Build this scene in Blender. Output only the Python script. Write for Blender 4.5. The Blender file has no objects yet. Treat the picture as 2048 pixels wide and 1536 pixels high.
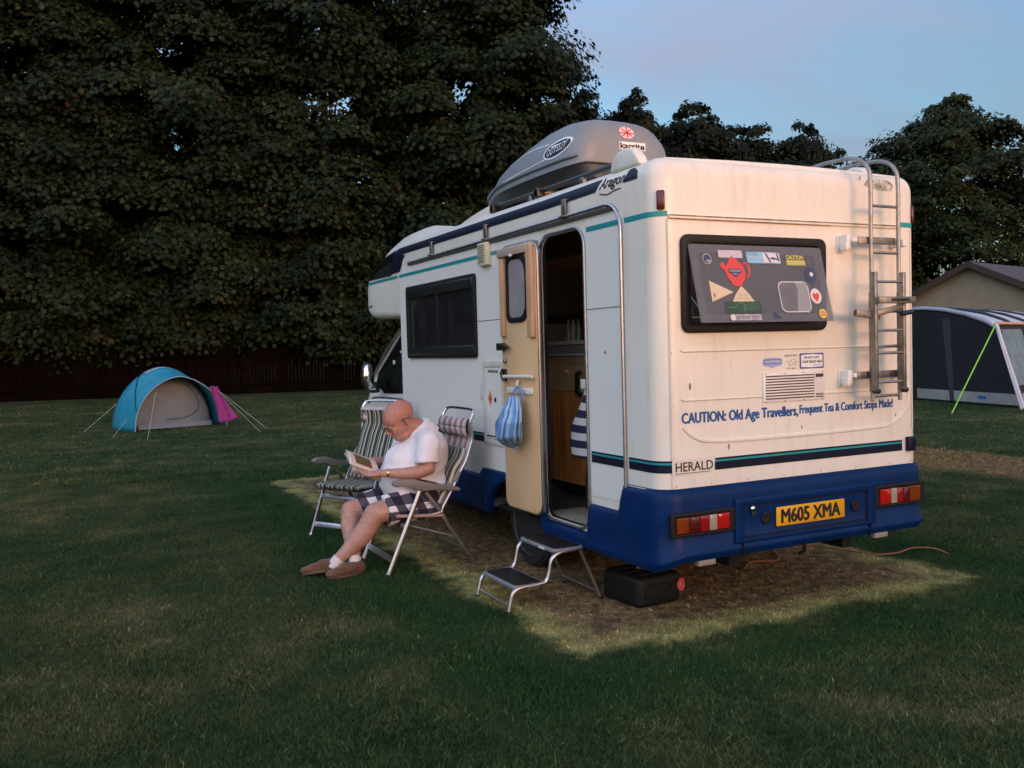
SUN_AZ_DEG=172; SKY_T=(.94,.98,1.02); SKY_CLOUD=(1.18,1.2,1.62); SKY_S=.15; SUN_E=.40; EXPO=2.36
import bpy, bmesh, math, random
import numpy as np
from mathutils import Vector, Matrix
from mathutils.bvhtree import BVHTree
PI=math.pi
random.seed(7); RNG=np.random.default_rng(11)
SC=bpy.context.scene; COL=SC.collection
V=Vector
# ------------------------------------------------------------------ helpers
def tag(o,label=None,cat=None,group=None,kind=None):
    if label: o['label']=label
    if cat: o['category']=cat
    if group: o['group']=group
    if kind: o['kind']=kind
    return o
def empty(name,loc=(0,0,0),rz=0):
    o=bpy.data.objects.new(name,None); COL.objects.link(o); o.location=loc; o.rotation_euler=(0,0,rz); o.empty_display_size=.2
    return o
def link(name,me,mat=None,parent=None,smooth=False):
    o=bpy.data.objects.new(name,me); COL.objects.link(o)
    if mat is not None and len(me.materials)==0: me.materials.append(mat)
    if parent is not None: o.parent=parent
    if smooth: me.polygons.foreach_set('use_smooth',[True]*len(me.polygons))
    return o
class MB:
    def __init__(s): s.v=[];s.f=[];s.uv={}
    def add(s,vs,fs):
        b=len(s.v); s.v+= [tuple(p) for p in vs]; s.f+=[tuple(b+i for i in f) for f in fs]; return s
    def box(s,c,d,m=None,rot=None):
        hx,hy,hz=d[0]/2,d[1]/2,d[2]/2
        vs=[V((x,y,z)) for x in(-hx,hx) for y in(-hy,hy) for z in(-hz,hz)]
        if rot is not None: vs=[rot@p for p in vs]
        vs=[p+V(c) for p in vs]
        return s.add(vs,[(0,1,3,2),(4,6,7,5),(0,4,5,1),(2,3,7,6),(0,2,6,4),(1,5,7,3)])
    def bx(s,a,b):
        return s.box([(a[i]+b[i])/2 for i in range(3)],[abs(b[i]-a[i]) for i in range(3)])
    def tube(s,pts,r,n=8,r2=None,up=None,cap=True,closed=False):
        P=[V(p) for p in pts]; N=len(P); rs=r if isinstance(r,(list,tuple)) else [r]*N
        rings=[]; prev=None
        for i,p in enumerate(P):
            if closed: t=(P[(i+1)%N]-P[i-1])
            elif i==0: t=P[1]-P[0]
            elif i==N-1: t=P[-1]-P[-2]
            else: t=(P[i+1]-p).normalized()+(p-P[i-1]).normalized()
            t=t.normalized() if t.length>1e-9 else V((0,0,1))
            if prev is None:
                a=V(up) if up is not None else (V((0,0,1)) if abs(t.z)<.9 else V((0,1,0)))
            else: a=prev
            a=(a-t*a.dot(t)); a=a.normalized() if a.length>1e-6 else t.orthogonal().normalized()
            prev=a; b=t.cross(a)
            q=r2 if r2 is not None else None
            rings.append([p+a*rs[i]*math.cos(2*PI*k/n)+b*(q if q is not None else rs[i])*math.sin(2*PI*k/n) for k in range(n)])
        b0=len(s.v)
        for R_ in rings: s.v+=[tuple(p) for p in R_]
        M=N if closed else N-1
        for i in range(M):
            j=(i+1)%N
            for k in range(n):
                k2=(k+1)%n
                s.f.append((b0+i*n+k,b0+i*n+k2,b0+j*n+k2,b0+j*n+k))
        if cap and not closed:
            s.f.append(tuple(b0+k for k in range(n))[::-1]); s.f.append(tuple(b0+(N-1)*n+k for k in range(n)))
        return s
    def lathe(s,prof,o=(0,0,0),ax=(0,0,1),n=24):
        ax=V(ax).normalized(); a=ax.orthogonal().normalized(); b=ax.cross(a); b0=len(s.v)
        for (r,h) in prof:
            for k in range(n):
                t=2*PI*k/n; s.v.append(tuple(V(o)+ax*h+(a*math.cos(t)+b*math.sin(t))*r))
        for i in range(len(prof)-1):
            for k in range(n):
                k2=(k+1)%n; s.f.append((b0+i*n+k,b0+i*n+k2,b0+(i+1)*n+k2,b0+(i+1)*n+k))
        s.f.append(tuple(b0+k for k in range(n))[::-1]); s.f.append(tuple(b0+(len(prof)-1)*n+k for k in range(n)))
        return s
    def sphere(s,c,r,M=None,nu=16,nv=10):
        rr=(r,r,r) if not isinstance(r,(tuple,list)) else r; b0=len(s.v)
        def T(x,y,z):
            p=V((x*rr[0],y*rr[1],z*rr[2]))
            if M is not None: p=M@p
            return tuple(V(c)+p)
        s.v.append(T(0,0,-1))
        for i in range(1,nv):
            t=-PI/2+PI*i/nv
            for k in range(nu): s.v.append(T(math.cos(t)*math.cos(2*PI*k/nu),math.cos(t)*math.sin(2*PI*k/nu),math.sin(t)))
        s.v.append(T(0,0,1))
        for k in range(nu): s.f.append((b0,b0+1+(k+1)%nu,b0+1+k))
        for i in range(nv-2):
            for k in range(nu):
                a=b0+1+i*nu+k; b=b0+1+i*nu+(k+1)%nu; s.f.append((a,b,b+nu,a+nu))
        e=len(s.v)-1
        for k in range(nu): s.f.append((e,b0+1+(nv-2)*nu+k,b0+1+(nv-2)*nu+(k+1)%nu))
        return s
    def caps(s,p0,r0,p1,r1):
        s.sphere(p0,r0); s.sphere(p1,r1)
        if (V(p1)-V(p0)).length>1e-5: s.tube([p0,p1],[r0,r1],n=16)
        return s
    def prism(s,poly,o,X,Y,t0,t1):
        X=V(X).normalized();Y=V(Y).normalized();Z=X.cross(Y);O=V(o);n=len(poly);b0=len(s.v)
        for t in(t0,t1):
            for (a,b) in poly: s.v.append(tuple(O+X*a+Y*b+Z*t))
        s.f.append(tuple(b0+k for k in range(n))[::-1]); s.f.append(tuple(b0+n+k for k in range(n)))
        for k in range(n): s.f.append((b0+k,b0+(k+1)%n,b0+n+(k+1)%n,b0+n+k))
        return s
    def ring(s,po,pi,o,X,Y,t0,t1):
        X=V(X).normalized();Y=V(Y).normalized();Z=X.cross(Y);O=V(o);n=len(po);b0=len(s.v)
        for P_,t in((po,t0),(po,t1),(pi,t1),(pi,t0)):
            for (a,b) in P_: s.v.append(tuple(O+X*a+Y*b+Z*t))
        for j in range(4):
            for k in range(n):
                k2=(k+1)%n; j2=(j+1)%4
                s.f.append((b0+j*n+k,b0+j*n+k2,b0+j2*n+k2,b0+j2*n+k))
        return s
    def mesh(s,name='m'):
        me=bpy.data.meshes.new(name); me.from_pydata(s.v,[],s.f); me.validate(); me.update(); return me
    def build(s,name,mat,parent=None,smooth=False,bevel=0,seg=2,auto=None):
        me=s.mesh(name); o=link(name,me,mat,parent)
        bm=bmesh.new(); bm.from_mesh(me); bmesh.ops.recalc_face_normals(bm,faces=bm.faces); bm.to_mesh(me); bm.free()
        if bevel:
            m=o.modifiers.new('b','BEVEL'); m.width=bevel; m.segments=seg; m.limit_method='ANGLE'; m.angle_limit=math.radians(35)
            smooth=True
        if smooth:
            me.polygons.foreach_set('use_smooth',[True]*len(me.polygons))
            ang=math.radians(auto if auto else 40)
            bm=bmesh.new(); bm.from_mesh(me)
            for e in bm.edges:
                if len(e.link_faces)==2 and e.calc_face_angle(0)>ang and not bevel: e.smooth=False
            bm.to_mesh(me); bm.free()
        return o
def rrect(x0,y0,x1,y1,r,n=6):
    P=[]; rs=r if isinstance(r,(list,tuple)) else [r]*4   # order: x1y0, x1y1, x0y1, x0y0
    for (cx,cy,sx,sy,a0,rr) in ((x1,y0,-1,1,-90,rs[0]),(x1,y1,-1,-1,0,rs[1]),(x0,y1,1,-1,90,rs[2]),(x0,y0,1,1,180,rs[3])):
        for k in range(n+1):
            a=math.radians(a0+90*k/n); P.append((cx+sx*rr+rr*math.cos(a),cy+sy*rr+rr*math.sin(a)))
    return P
def catmull(P,n=6,closed=False):
    P=[V(p) for p in P]; out=[]; N=len(P)
    rng=range(N if closed else N-1)
    for i in rng:
        if closed: p0,p1,p2,p3=P[i-1],P[i],P[(i+1)%N],P[(i+2)%N]
        else: p0,p1,p2,p3=P[max(i-1,0)],P[i],P[i+1],P[min(i+2,N-1)]
        for k in range(n):
            t=k/n; out.append(.5*((2*p1)+(p2-p0)*t+(2*p0-5*p1+4*p2-p3)*t*t+(3*p1-p0-3*p2+p3)*t**3))
    if not closed: out.append(P[-1])
    return out
# ------------------------------------------------------------------ materials
MATS={}
def nd(nt,t,**k):
    n=nt.nodes.new(t)
    for a,b in k.items(): setattr(n,a,b)
    return n
def pbr(name,col,rough=.5,metal=0,var=.0,vscale=8,bump=0,bscale=60,spec=None,coat=0,col2=None,dirt=None,trans=0,alpha=1,sheen=0,ior=None,detail=4,stretch=None):
    m=bpy.data.materials.new(name); m.use_nodes=True; nt=m.node_tree; b=nt.nodes['Principled BSDF']; L=nt.links.new
    c=(*col,1); b.inputs['Base Color'].default_value=c; b.inputs['Roughness'].default_value=rough; b.inputs['Metallic'].default_value=metal
    if spec is not None: b.inputs['Specular IOR Level'].default_value=spec
    if coat: b.inputs['Coat Weight'].default_value=coat; b.inputs['Coat Roughness'].default_value=.15
    if trans: b.inputs['Transmission Weight'].default_value=trans
    if alpha<1: b.inputs['Alpha'].default_value=alpha
    if sheen: b.inputs['Sheen Weight'].default_value=sheen
    if ior: b.inputs['IOR'].default_value=ior
    tc=nd(nt,'ShaderNodeTexCoord'); mp=nd(nt,'ShaderNodeMapping'); L(tc.outputs['Object'],mp.inputs[0])
    if stretch: mp.inputs['Scale'].default_value=stretch
    if var or col2 is not None:
        n=nd(nt,'ShaderNodeTexNoise'); n.inputs['Scale'].default_value=vscale; n.inputs['Detail'].default_value=detail; L(mp.outputs[0],n.inputs['Vector'])
        r=nd(nt,'ShaderNodeValToRGB'); L(n.outputs[0],r.inputs[0])
        r.color_ramp.elements[0].position=.3; r.color_ramp.elements[1].position=.7
        r.color_ramp.elements[0].color=tuple(max(0,x*(1-var)) for x in col)+(1,)
        r.color_ramp.elements[1].color=((*col2,1) if col2 is not None else tuple(x*(1+var) for x in col)+(1,))
        L(r.outputs[0],b.inputs['Base Color'])
    if bump:
        n=nd(nt,'ShaderNodeTexNoise'); n.inputs['Scale'].default_value=bscale; n.inputs['Detail'].default_value=6; L(mp.outputs[0],n.inputs['Vector'])
        bp=nd(nt,'ShaderNodeBump'); bp.inputs['Strength'].default_value=bump; bp.inputs['Distance'].default_value=.01; L(n.outputs[0],bp.inputs['Height']); L(bp.outputs[0],b.inputs['Normal'])
    MATS[name]=m
    return m
def ramp(nt,pts,interp='LINEAR'):
    r=nd(nt,'ShaderNodeValToRGB'); cr=r.color_ramp; cr.interpolation=interp
    while len(cr.elements)<len(pts): cr.elements.new(.5)
    for e,(p,c) in zip(cr.elements,pts): e.position=p; e.color=(*c,1) if len(c)==3 else c
    return r
def mth(nt,op,a,b=None,c=None,clamp=False):
    n=nd(nt,'ShaderNodeMath'); n.operation=op; n.use_clamp=clamp
    for i,x in enumerate((a,b,c)):
        if x is None: continue
        if isinstance(x,(int,float)): n.inputs[i].default_value=x
        else: nt.links.new(x,n.inputs[i])
    return n.outputs[0]
def mixc(nt,f,a,b,mode='MIX'):
    n=nd(nt,'ShaderNodeMix'); n.data_type='RGBA'; n.blend_type=mode
    L=nt.links.new
    if isinstance(f,(int,float)): n.inputs[0].default_value=f
    else: L(f,n.inputs[0])
    for i,x in ((6,a),(7,b)):
        if isinstance(x,tuple): n.inputs[i].default_value=(*x,1) if len(x)==3 else x
        else: L(x,n.inputs[i])
    return n.outputs[2]
def noise(nt,vec,scale,detail=4,rough=.5,dist=0):
    n=nd(nt,'ShaderNodeTexNoise'); n.inputs['Scale'].default_value=scale; n.inputs['Detail'].default_value=detail; n.inputs['Roughness'].default_value=rough; n.inputs['Distortion'].default_value=dist
    if vec is not None: nt.links.new(vec,n.inputs['Vector'])
    return n.outputs[0]
# white gelcoat with grime
def gelcoat(name,col,grime=.5,rough=.32):
    m=bpy.data.materials.new(name); m.use_nodes=True; nt=m.node_tree; b=nt.nodes['Principled BSDF']; L=nt.links.new
    tc=nd(nt,'ShaderNodeTexCoord'); mp=nd(nt,'ShaderNodeMapping'); L(tc.outputs['Object'],mp.inputs[0]); mp.inputs['Scale'].default_value=(5,5,.7)
    s=noise(nt,mp.outputs[0],3,8,.6); r=ramp(nt,[(.52,(0,0,0)),(.8,(1,1,1))]); L(s,r.inputs[0])
    p=noise(nt,tc.outputs['Object'],1.6,6,.6); r2=ramp(nt,[(.4,(0,0,0)),(.75,(1,1,1))]); L(p,r2.inputs[0])
    f=mth(nt,'MULTIPLY',r.outputs[0],grime*.35); f2=mth(nt,'MULTIPLY',r2.outputs[0],grime*.25); f=mth(nt,'ADD',f,f2)
    c=mixc(nt,f,col,(.42,.38,.31)); L(c,b.inputs['Base Color'])
    b.inputs['Roughness'].default_value=rough
    rr=mth(nt,'MULTIPLY_ADD',p,.25,rough-.1); L(rr,b.inputs['Roughness'])
    bn=noise(nt,tc.outputs['Object'],2.5,2); bp=nd(nt,'ShaderNodeBump'); bp.inputs['Strength'].default_value=.12; bp.inputs['Distance'].default_value=.02; L(bn,bp.inputs['Height']); L(bp.outputs[0],b.inputs['Normal'])
    return m
M_white=gelcoat('gelcoat',(.78,.74,.655),.95)
M_side=gelcoat('side_panel',(.78,.76,.71),.3)
M_blue=pbr('blue_plastic',(.0009,.020,.088),.40,spec=.14,var=.18,vscale=5,bump=.05,bscale=200)
M_navy=pbr('navy_stripe',(.004,.007,.024),.45,spec=.25)
M_teal=pbr('teal_stripe',(.01,.27,.29),.4)
M_black=pbr('black_rubber',(.008,.007,.007),.55,spec=.3,bump=.1,bscale=150)
M_blackgl=pbr('black_plastic',(.015,.015,.016),.3)
M_dark=pbr('dark_glass',(.005,.006,.007),.15,spec=.18)
M_alu=pbr('aluminium',(.50,.50,.52),.36,metal=1,var=.12,vscale=30,bump=.05,bscale=100)
M_aludull=pbr('weathered_aluminium',(.26,.245,.22),.45,metal=.85,var=.3,vscale=18,bump=.15,bscale=120)
M_ladder=pbr('ladder_alloy',(.33,.32,.31),.48,metal=.9,var=.2,vscale=20,bump=.1,bscale=100)
M_steel=pbr('polished_steel',(.8,.8,.8),.12,metal=1)
M_grey=pbr('grey_plastic',(.20,.21,.22),.45,bump=.05,bscale=200)
M_dkgrey=pbr('dark_grey_plastic',(.055,.058,.062),.5,bump=.12,bscale=200)
M_rail=pbr('rail_grey',(.045,.045,.045),.5)
M_beige=pbr('door_beige',(.70,.45,.24),.5,var=.08,vscale=3,bump=.1,bscale=300)
M_pine=pbr('pine_trim',(.62,.36,.20),.45,var=.25,vscale=6,stretch=(8,8,.6),bump=.05)
M_wood=pbr('orange_wood',(.92,.34,.10),.4,var=.45,vscale=3,stretch=(7,7,.5),bump=.05)
M_wooddk=pbr('brown_wood',(.85,.42,.18),.45,var=.3,vscale=3,stretch=(7,7,.5))
M_cream=pbr('cream_plastic',(.66,.60,.42),.45,var=.1)
M_plwhite=pbr('white_plastic',(.74,.73,.69),.4,var=.06)
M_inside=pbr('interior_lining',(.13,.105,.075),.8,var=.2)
M_red=pbr('red_lens',(.26,.008,.008),.12,spec=.6)
M_redb=pbr('bright_red_lens',(.40,.010,.008),.12,spec=.6)
M_dkred=pbr('dark_red_lens',(.085,.006,.009),.25)
M_amber=pbr('amber_lens',(.19,.036,.006),.12,spec=.6)
M_clear=pbr('clear_lens',(.34,.28,.23),.12)
M_yellow=pbr('plate_yellow',(.74,.37,.012),.35,var=.06,vscale=8)
M_txtblk=pbr('letter_black',(.012,.012,.012),.45)
M_txtblue=pbr('letter_blue',(.012,.085,.26),.45)
M_txtwhite=pbr('letter_white',(.8,.8,.8),.45)
M_sealant=pbr('dirty_sealant',(.22,.17,.13),.8,var=.6,vscale=30)
M_tyre=pbr('tyre',(.012,.012,.012),.85,bump=.3,bscale=60)
def pane_mat():
    m=bpy.data.materials.new('tinted_acrylic'); m.use_nodes=True; nt=m.node_tree; L=nt.links.new
    b=nt.nodes['Principled BSDF']; b.inputs['Base Color'].default_value=(.24,.25,.28,1); b.inputs['Roughness'].default_value=.1
    b.inputs['Alpha'].default_value=.27
    return m
M_pane=pane_mat()
# ------------------------------------------------------------------ text & projection
def text_mesh(s,size,bold=0,sx=1,align='LEFT',spacing=1):
    c=bpy.data.curves.new('t','FONT'); c.body=s; c.size=size; c.align_x=align; c.offset=bold; c.space_character=spacing; c.resolution_u=3
    o=bpy.data.objects.new('t',c)
    me=bpy.data.meshes.new_from_object(o); bpy.data.objects.remove(o); bpy.data.curves.remove(c)
    for v in me.vertices: v.co.x*=sx
    return me
def place_mesh(me,o,X,Y,off=0,thick=0.0008):
    X=V(X).normalized();Y=V(Y).normalized();Z=X.cross(Y);O=V(o)
    for v in me.vertices:
        p=v.co.copy(); v.co=O+X*p.x+Y*p.y+Z*(off+p.z)
def text(name,s,o,X,Y,height,mat,parent,bold=.0,width=None,align='LEFT',slant=0,off=.0,spacing=1,target=None,dirn=None,fat=0):
    me=text_mesh(s,1,bold,1,align,spacing)
    co=[v.co for v in me.vertices]; x0=min(c.x for c in co);x1=max(c.x for c in co);y0=min(c.y for c in co);y1=max(c.y for c in co)
    ky=height/(y1-y0); kx=(width/(x1-x0)) if width else ky
    for v in me.vertices:
        y=(v.co.y-y0)*ky; v.co.x=((v.co.x-x0)*kx if align=='LEFT' else (v.co.x-(x0+x1)/2)*kx)+slant*y; v.co.y=y
    if fat:
        bm=bmesh.new(); bm.from_mesh(me); n0=len(bm.verts)
        for dx,dy in ((fat,0),(-fat,0),(0,fat*.6),(0,-fat*.6)):
            g=bmesh.ops.duplicate(bm,geom=[v for v in bm.verts[:n0]]+[e for e in bm.edges if all(v.index<n0 for v in e.verts)]+[f for f in bm.faces if all(v.index<n0 for v in f.verts)])
            for v in g['geom']:
                if isinstance(v,bmesh.types.BMVert): v.co+=V((dx,dy,(abs(dx)+abs(dy)*2)*.04+(.00002 if dx<0 or dy<0 else 0)))
            bm.verts.index_update()
        bm.to_mesh(me); bm.free()
    place_mesh(me,o,X,Y,off)
    if target is not None: drape(me,target,dirn,off)
    me.materials.clear()
    return link(name,me,mat,parent)
def bvh_of(o):
    dg=bpy.context.evaluated_depsgraph_get(); dg.update(); return BVHTree.FromObject(o,dg)
def drape(me,bvh,dirn,off):
    d=V(dirn).normalized()
    for v in me.vertices:
        h=bvh.ray_cast(v.co-d*1.0,d,3.0)
        if h[0] is not None: v.co=h[0]-d*max(off,.001)
def grid_poly(poly,step):
    """triangulated polygon with interior points, for draping"""
    bm=bmesh.new(); vs=[bm.verts.new((a,b,0)) for a,b in poly]; bm.faces.new(vs)
    xs=[a for a,b in poly]; ys=[b for a,b in poly]
    x=min(xs)+step
    while x<max(xs):
        bmesh.ops.bisect_plane(bm,geom=bm.verts[:]+bm.edges[:]+bm.faces[:],plane_co=(x,0,0),plane_no=(1,0,0)); x+=step
    y=min(ys)+step
    while y<max(ys):
        bmesh.ops.bisect_plane(bm,geom=bm.verts[:]+bm.edges[:]+bm.faces[:],plane_co=(0,y,0),plane_no=(0,1,0)); y+=step
    bmesh.ops.triangulate(bm,faces=[f for f in bm.faces if len(f.verts)>4])
    me=bpy.data.meshes.new('g'); bm.to_mesh(me); bm.free(); return me
def decal(name,poly,o,X,Y,mat,parent,bvh,dirn,off=.003,step=.06):
    me=grid_poly(poly,step); place_mesh(me,o,X,Y,0); drape(me,bvh,dirn,off)
    ob=link(name,me,mat,parent,smooth=True)
    return ob
def apply_bool(o,cutters):
    for c in cutters:
        m=o.modifiers.new('x','BOOLEAN'); m.operation='DIFFERENCE'; m.object=c; m.solver='EXACT'
    dg=bpy.context.evaluated_depsgraph_get(); dg.update()
    me=bpy.data.meshes.new_from_object(o.evaluated_get(dg)); o.modifiers.clear(); old=o.data; o.data=me; bpy.data.meshes.remove(old)
    for c in cutters: bpy.data.objects.remove(c)
def tick(s): pass
def remesh(o,vox,smooth=4,fac=.5):
    m=o.modifiers.new('r','REMESH'); m.mode='VOXEL'; m.voxel_size=vox; m.use_smooth_shade=True
    s=o.modifiers.new('s','SMOOTH'); s.iterations=smooth; s.factor=fac
    dg=bpy.context.evaluated_depsgraph_get(); dg.update()
    me=bpy.data.meshes.new_from_object(o.evaluated_get(dg)); o.modifiers.clear(); mats=list(o.data.materials); o.data=me
    me.materials.clear()
    for q in mats: me.materials.append(q)
    me.polygons.foreach_set('use_smooth',[True]*len(me.polygons))
    return o
# ------------------------------------------------------------------ camera
yaw,pit,rol,F=.4583,-.0388,.0272,1826.56
R0=V((math.cos(yaw),-math.sin(yaw),0)); F0=V((math.sin(yaw)*math.cos(pit),math.cos(yaw)*math.cos(pit),math.sin(pit))); U0=R0.cross(F0)
Rc=R0*math.cos(rol)-U0*math.sin(rol); Uc=R0*math.sin(rol)+U0*math.cos(rol)
cam=bpy.data.cameras.new('camera'); co=bpy.data.objects.new('camera',cam); COL.objects.link(co); SC.camera=co
cam.sensor_width=36; cam.lens=F/2048*36; cam.clip_end=600; cam.clip_start=.05
mw=Matrix((Rc,Uc,-F0)).transposed().to_4x4(); mw.translation=V((-3.017,-4.2355,1.65)); co.matrix_world=mw
# ------------------------------------------------------------------ light
SUN_AZ=math.radians(SUN_AZ_DEG) if 'SUN_AZ_DEG' in globals() else math.radians(176)   # compass style: 0=+Y, 90=+X
SUN_EL=math.radians(5.0)
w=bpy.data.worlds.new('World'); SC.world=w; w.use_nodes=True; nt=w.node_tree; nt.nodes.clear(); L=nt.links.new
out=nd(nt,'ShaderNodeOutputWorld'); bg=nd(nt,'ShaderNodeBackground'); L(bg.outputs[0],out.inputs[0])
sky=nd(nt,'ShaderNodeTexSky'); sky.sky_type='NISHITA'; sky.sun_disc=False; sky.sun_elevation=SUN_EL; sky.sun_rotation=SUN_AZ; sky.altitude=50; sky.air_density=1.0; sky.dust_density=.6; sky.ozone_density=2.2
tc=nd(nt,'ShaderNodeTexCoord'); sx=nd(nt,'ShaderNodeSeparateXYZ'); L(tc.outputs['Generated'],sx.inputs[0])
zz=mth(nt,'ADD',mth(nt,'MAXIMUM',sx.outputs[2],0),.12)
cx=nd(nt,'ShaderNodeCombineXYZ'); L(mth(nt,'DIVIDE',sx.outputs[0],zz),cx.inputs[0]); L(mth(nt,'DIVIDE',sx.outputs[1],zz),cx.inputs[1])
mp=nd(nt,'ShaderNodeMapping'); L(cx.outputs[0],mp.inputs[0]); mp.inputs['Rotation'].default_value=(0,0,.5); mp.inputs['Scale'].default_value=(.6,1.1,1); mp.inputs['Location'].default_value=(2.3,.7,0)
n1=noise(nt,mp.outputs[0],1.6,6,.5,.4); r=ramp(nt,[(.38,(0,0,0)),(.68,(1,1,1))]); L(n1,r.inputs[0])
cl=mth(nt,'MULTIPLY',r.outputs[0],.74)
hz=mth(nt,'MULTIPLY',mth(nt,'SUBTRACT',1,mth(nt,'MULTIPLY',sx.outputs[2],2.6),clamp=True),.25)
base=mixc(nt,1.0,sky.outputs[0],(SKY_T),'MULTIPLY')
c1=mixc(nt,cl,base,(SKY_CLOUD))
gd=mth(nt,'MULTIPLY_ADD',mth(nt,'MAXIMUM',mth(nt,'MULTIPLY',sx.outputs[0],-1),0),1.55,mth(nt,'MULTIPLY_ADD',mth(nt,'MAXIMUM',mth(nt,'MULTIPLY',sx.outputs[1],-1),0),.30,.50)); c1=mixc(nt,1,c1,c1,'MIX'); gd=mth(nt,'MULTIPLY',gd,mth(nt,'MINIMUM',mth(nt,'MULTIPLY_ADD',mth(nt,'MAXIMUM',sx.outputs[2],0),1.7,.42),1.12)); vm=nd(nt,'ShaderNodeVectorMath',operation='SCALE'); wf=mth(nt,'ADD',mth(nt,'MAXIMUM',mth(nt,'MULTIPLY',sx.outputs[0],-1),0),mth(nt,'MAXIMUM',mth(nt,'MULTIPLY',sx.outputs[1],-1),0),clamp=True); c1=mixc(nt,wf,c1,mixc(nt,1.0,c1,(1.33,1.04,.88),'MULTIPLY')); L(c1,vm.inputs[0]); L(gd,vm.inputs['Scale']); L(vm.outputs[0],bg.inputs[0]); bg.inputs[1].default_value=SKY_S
sl=bpy.data.lights.new('sun','SUN'); sl.energy=SUN_E; sl.angle=math.radians(26); sl.color=(1,.42,.24)
so=bpy.data.objects.new('sun',sl); COL.objects.link(so); so.location=(0,-20,20)
sd=V((math.sin(SUN_AZ)*math.cos(SUN_EL),math.cos(SUN_AZ)*math.cos(SUN_EL),math.sin(SUN_EL)))
so.rotation_euler=sd.to_track_quat('Z','Y').to_euler()
SC.view_settings.view_transform='Standard'; SC.view_settings.look='None'; SC.view_settings.gamma=1; SC.view_settings.exposure=EXPO
SC.cycles.max_bounces=8; SC.cycles.transparent_max_bounces=12; SC.cycles.use_denoising=True; SC.cycles.caustics_reflective=False; SC.cycles.caustics_refractive=False
# ================================================================== MOTORHOME (x right across rear, y forward, z up; rear face y=0, left side x=0)
van=empty('motorhome',(0,0,0))
tag(van,'white coachbuilt motorhome with blue skirts, open side door and stickers on its rear window','motorhome')
W=2.1; LEN=4.33
XP=(1,0,0);XM=(-1,0,0);YP=(0,1,0);YM=(0,-1,0);ZP=(0,0,1)
def plan(i,rr=.12,rf=.02,x0=0,x1=W,y0=0,y1=LEN,n=6):
    r=max(rr-i,.015); f=max(rf-i,.012)
    return rrect(x0+i,y0+i,x1-i,y1-i*0.0-.0,[r,f,f,r],n)
def loop_mesh(loops,name,mat,parent,capb=True,capt=True,smooth=True):
    m=MB(); n=len(loops[0])
    for l in loops: m.v+=[tuple(p) for p in l]
    for i in range(len(loops)-1):
        for k in range(n):
            k2=(k+1)%n; m.f.append((i*n+k,i*n+k2,(i+1)*n+k2,(i+1)*n+k))
    if capb: m.f.append(tuple(range(n))[::-1])
    if capt: m.f.append(tuple((len(loops)-1)*n+k for k in range(n)))
    return m.build(name,mat,parent,smooth=smooth,auto=42)
SH0=2.60; SHH=.115; SHI=.095
loops=[]
for z in (.40,.8,1.2,1.6,2.0,2.3,SH0): loops.append([(a,b,z) for a,b in plan(0)])
for k in range(1,9):
    t=PI/2*k/8; loops.append([(a,b,SH0+SHH*math.sin(t)) for a,b in plan(SHI*(1-math.cos(t)))])
for q,h in ((.35,.012),(.7,.02)): loops.append([(a,b,SH0+SHH+h) for a,b in plan(q)])
body=loop_mesh(loops,'body',M_white,van)
def cutter(poly,o,X,Y,t0,t1):
    return MB().prism(poly,o,X,Y,t0,t1).build('cut',None)
DY0,DY1,DZ0,DZ1=.795,1.362,.475,2.405
door_poly=rrect(DY0,DZ0,DY1,DZ1,[.07,.12,.12,.12],8)   # in (y,z)
cuts=[MB().bx((.024,.085,.455),(W-.045,LEN-.05,2.6)).build('cut',None),
      cutter(door_poly,(-.3,0,0),YP,ZP,0,.5),
      cutter(rrect(.20,1.76,1.20,2.22,.04),(0,-.3,0),XP,ZP,-.5,.0),
      cutter(rrect(2.55,1.64,4.0,2.20,.04),(-.3,0,0),YP,ZP,0,.5),
      MB().bx((.20,.47,2.5),(.70,.97,3.0)).build('cut',None),  # roof opening added to let sky light onto the cabinets
      MB().bx((.2,LEN-.1,1.2),(W-.2,LEN+.1,1.9)).build('cut',None),
      cutter([(1.385,.3),(1.385,.45),(1.45,.58),(1.6,.68),(1.85,.715),(2.1,.68),(2.26,.58),(2.315,.45),(2.315,.3)][::-1],(-.3,0,0),YP,ZP,0,.85)]
apply_bool(body,cuts)
body.data.polygons.foreach_set('use_smooth',[True]*len(body.data.polygons))
bm=bmesh.new(); bm.from_mesh(body.data)
for e in bm.edges:
    if len(e.link_faces)==2 and e.calc_face_angle(0)>math.radians(35): e.smooth=False
bm.to_mesh(body.data); bm.free()
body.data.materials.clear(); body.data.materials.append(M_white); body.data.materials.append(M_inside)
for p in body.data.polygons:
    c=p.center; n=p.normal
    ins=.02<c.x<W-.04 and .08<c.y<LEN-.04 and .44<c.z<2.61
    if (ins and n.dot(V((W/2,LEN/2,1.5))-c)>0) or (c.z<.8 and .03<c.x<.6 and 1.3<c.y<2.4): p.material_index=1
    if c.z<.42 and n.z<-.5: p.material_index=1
BB=bvh_of(body)
# flat side panel sheets (cooler painted aluminium between mouldings), 3 mm proud
sp=MB()
sp.prism(rrect(1.40,.64,4.30,2.46,.01),(0,0,0),YP,ZP,-.004,0)
sp.prism(rrect(.36,.70,.765,2.44,[.01,.01,.01,.12]),(0,0,0),YP,ZP,-.004,0)
side_cut=[cutter(rrect(2.52,1.62,4.03,2.22,.03),(-.3,0,0),YP,ZP,0,.5)]
spo=sp.build('side_panel',M_side,van); apply_bool(spo,side_cut); 
# horizontal joint lines between panels
MB().bx((-.0062,1.40,1.872),(-.004,2.46,1.878)).build('panel_joint',M_sealant,van); MB().bx((-.0062,.37,1.881),(-.004,.765,1.887)).build('panel_joint',M_sealant,van)
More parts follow.
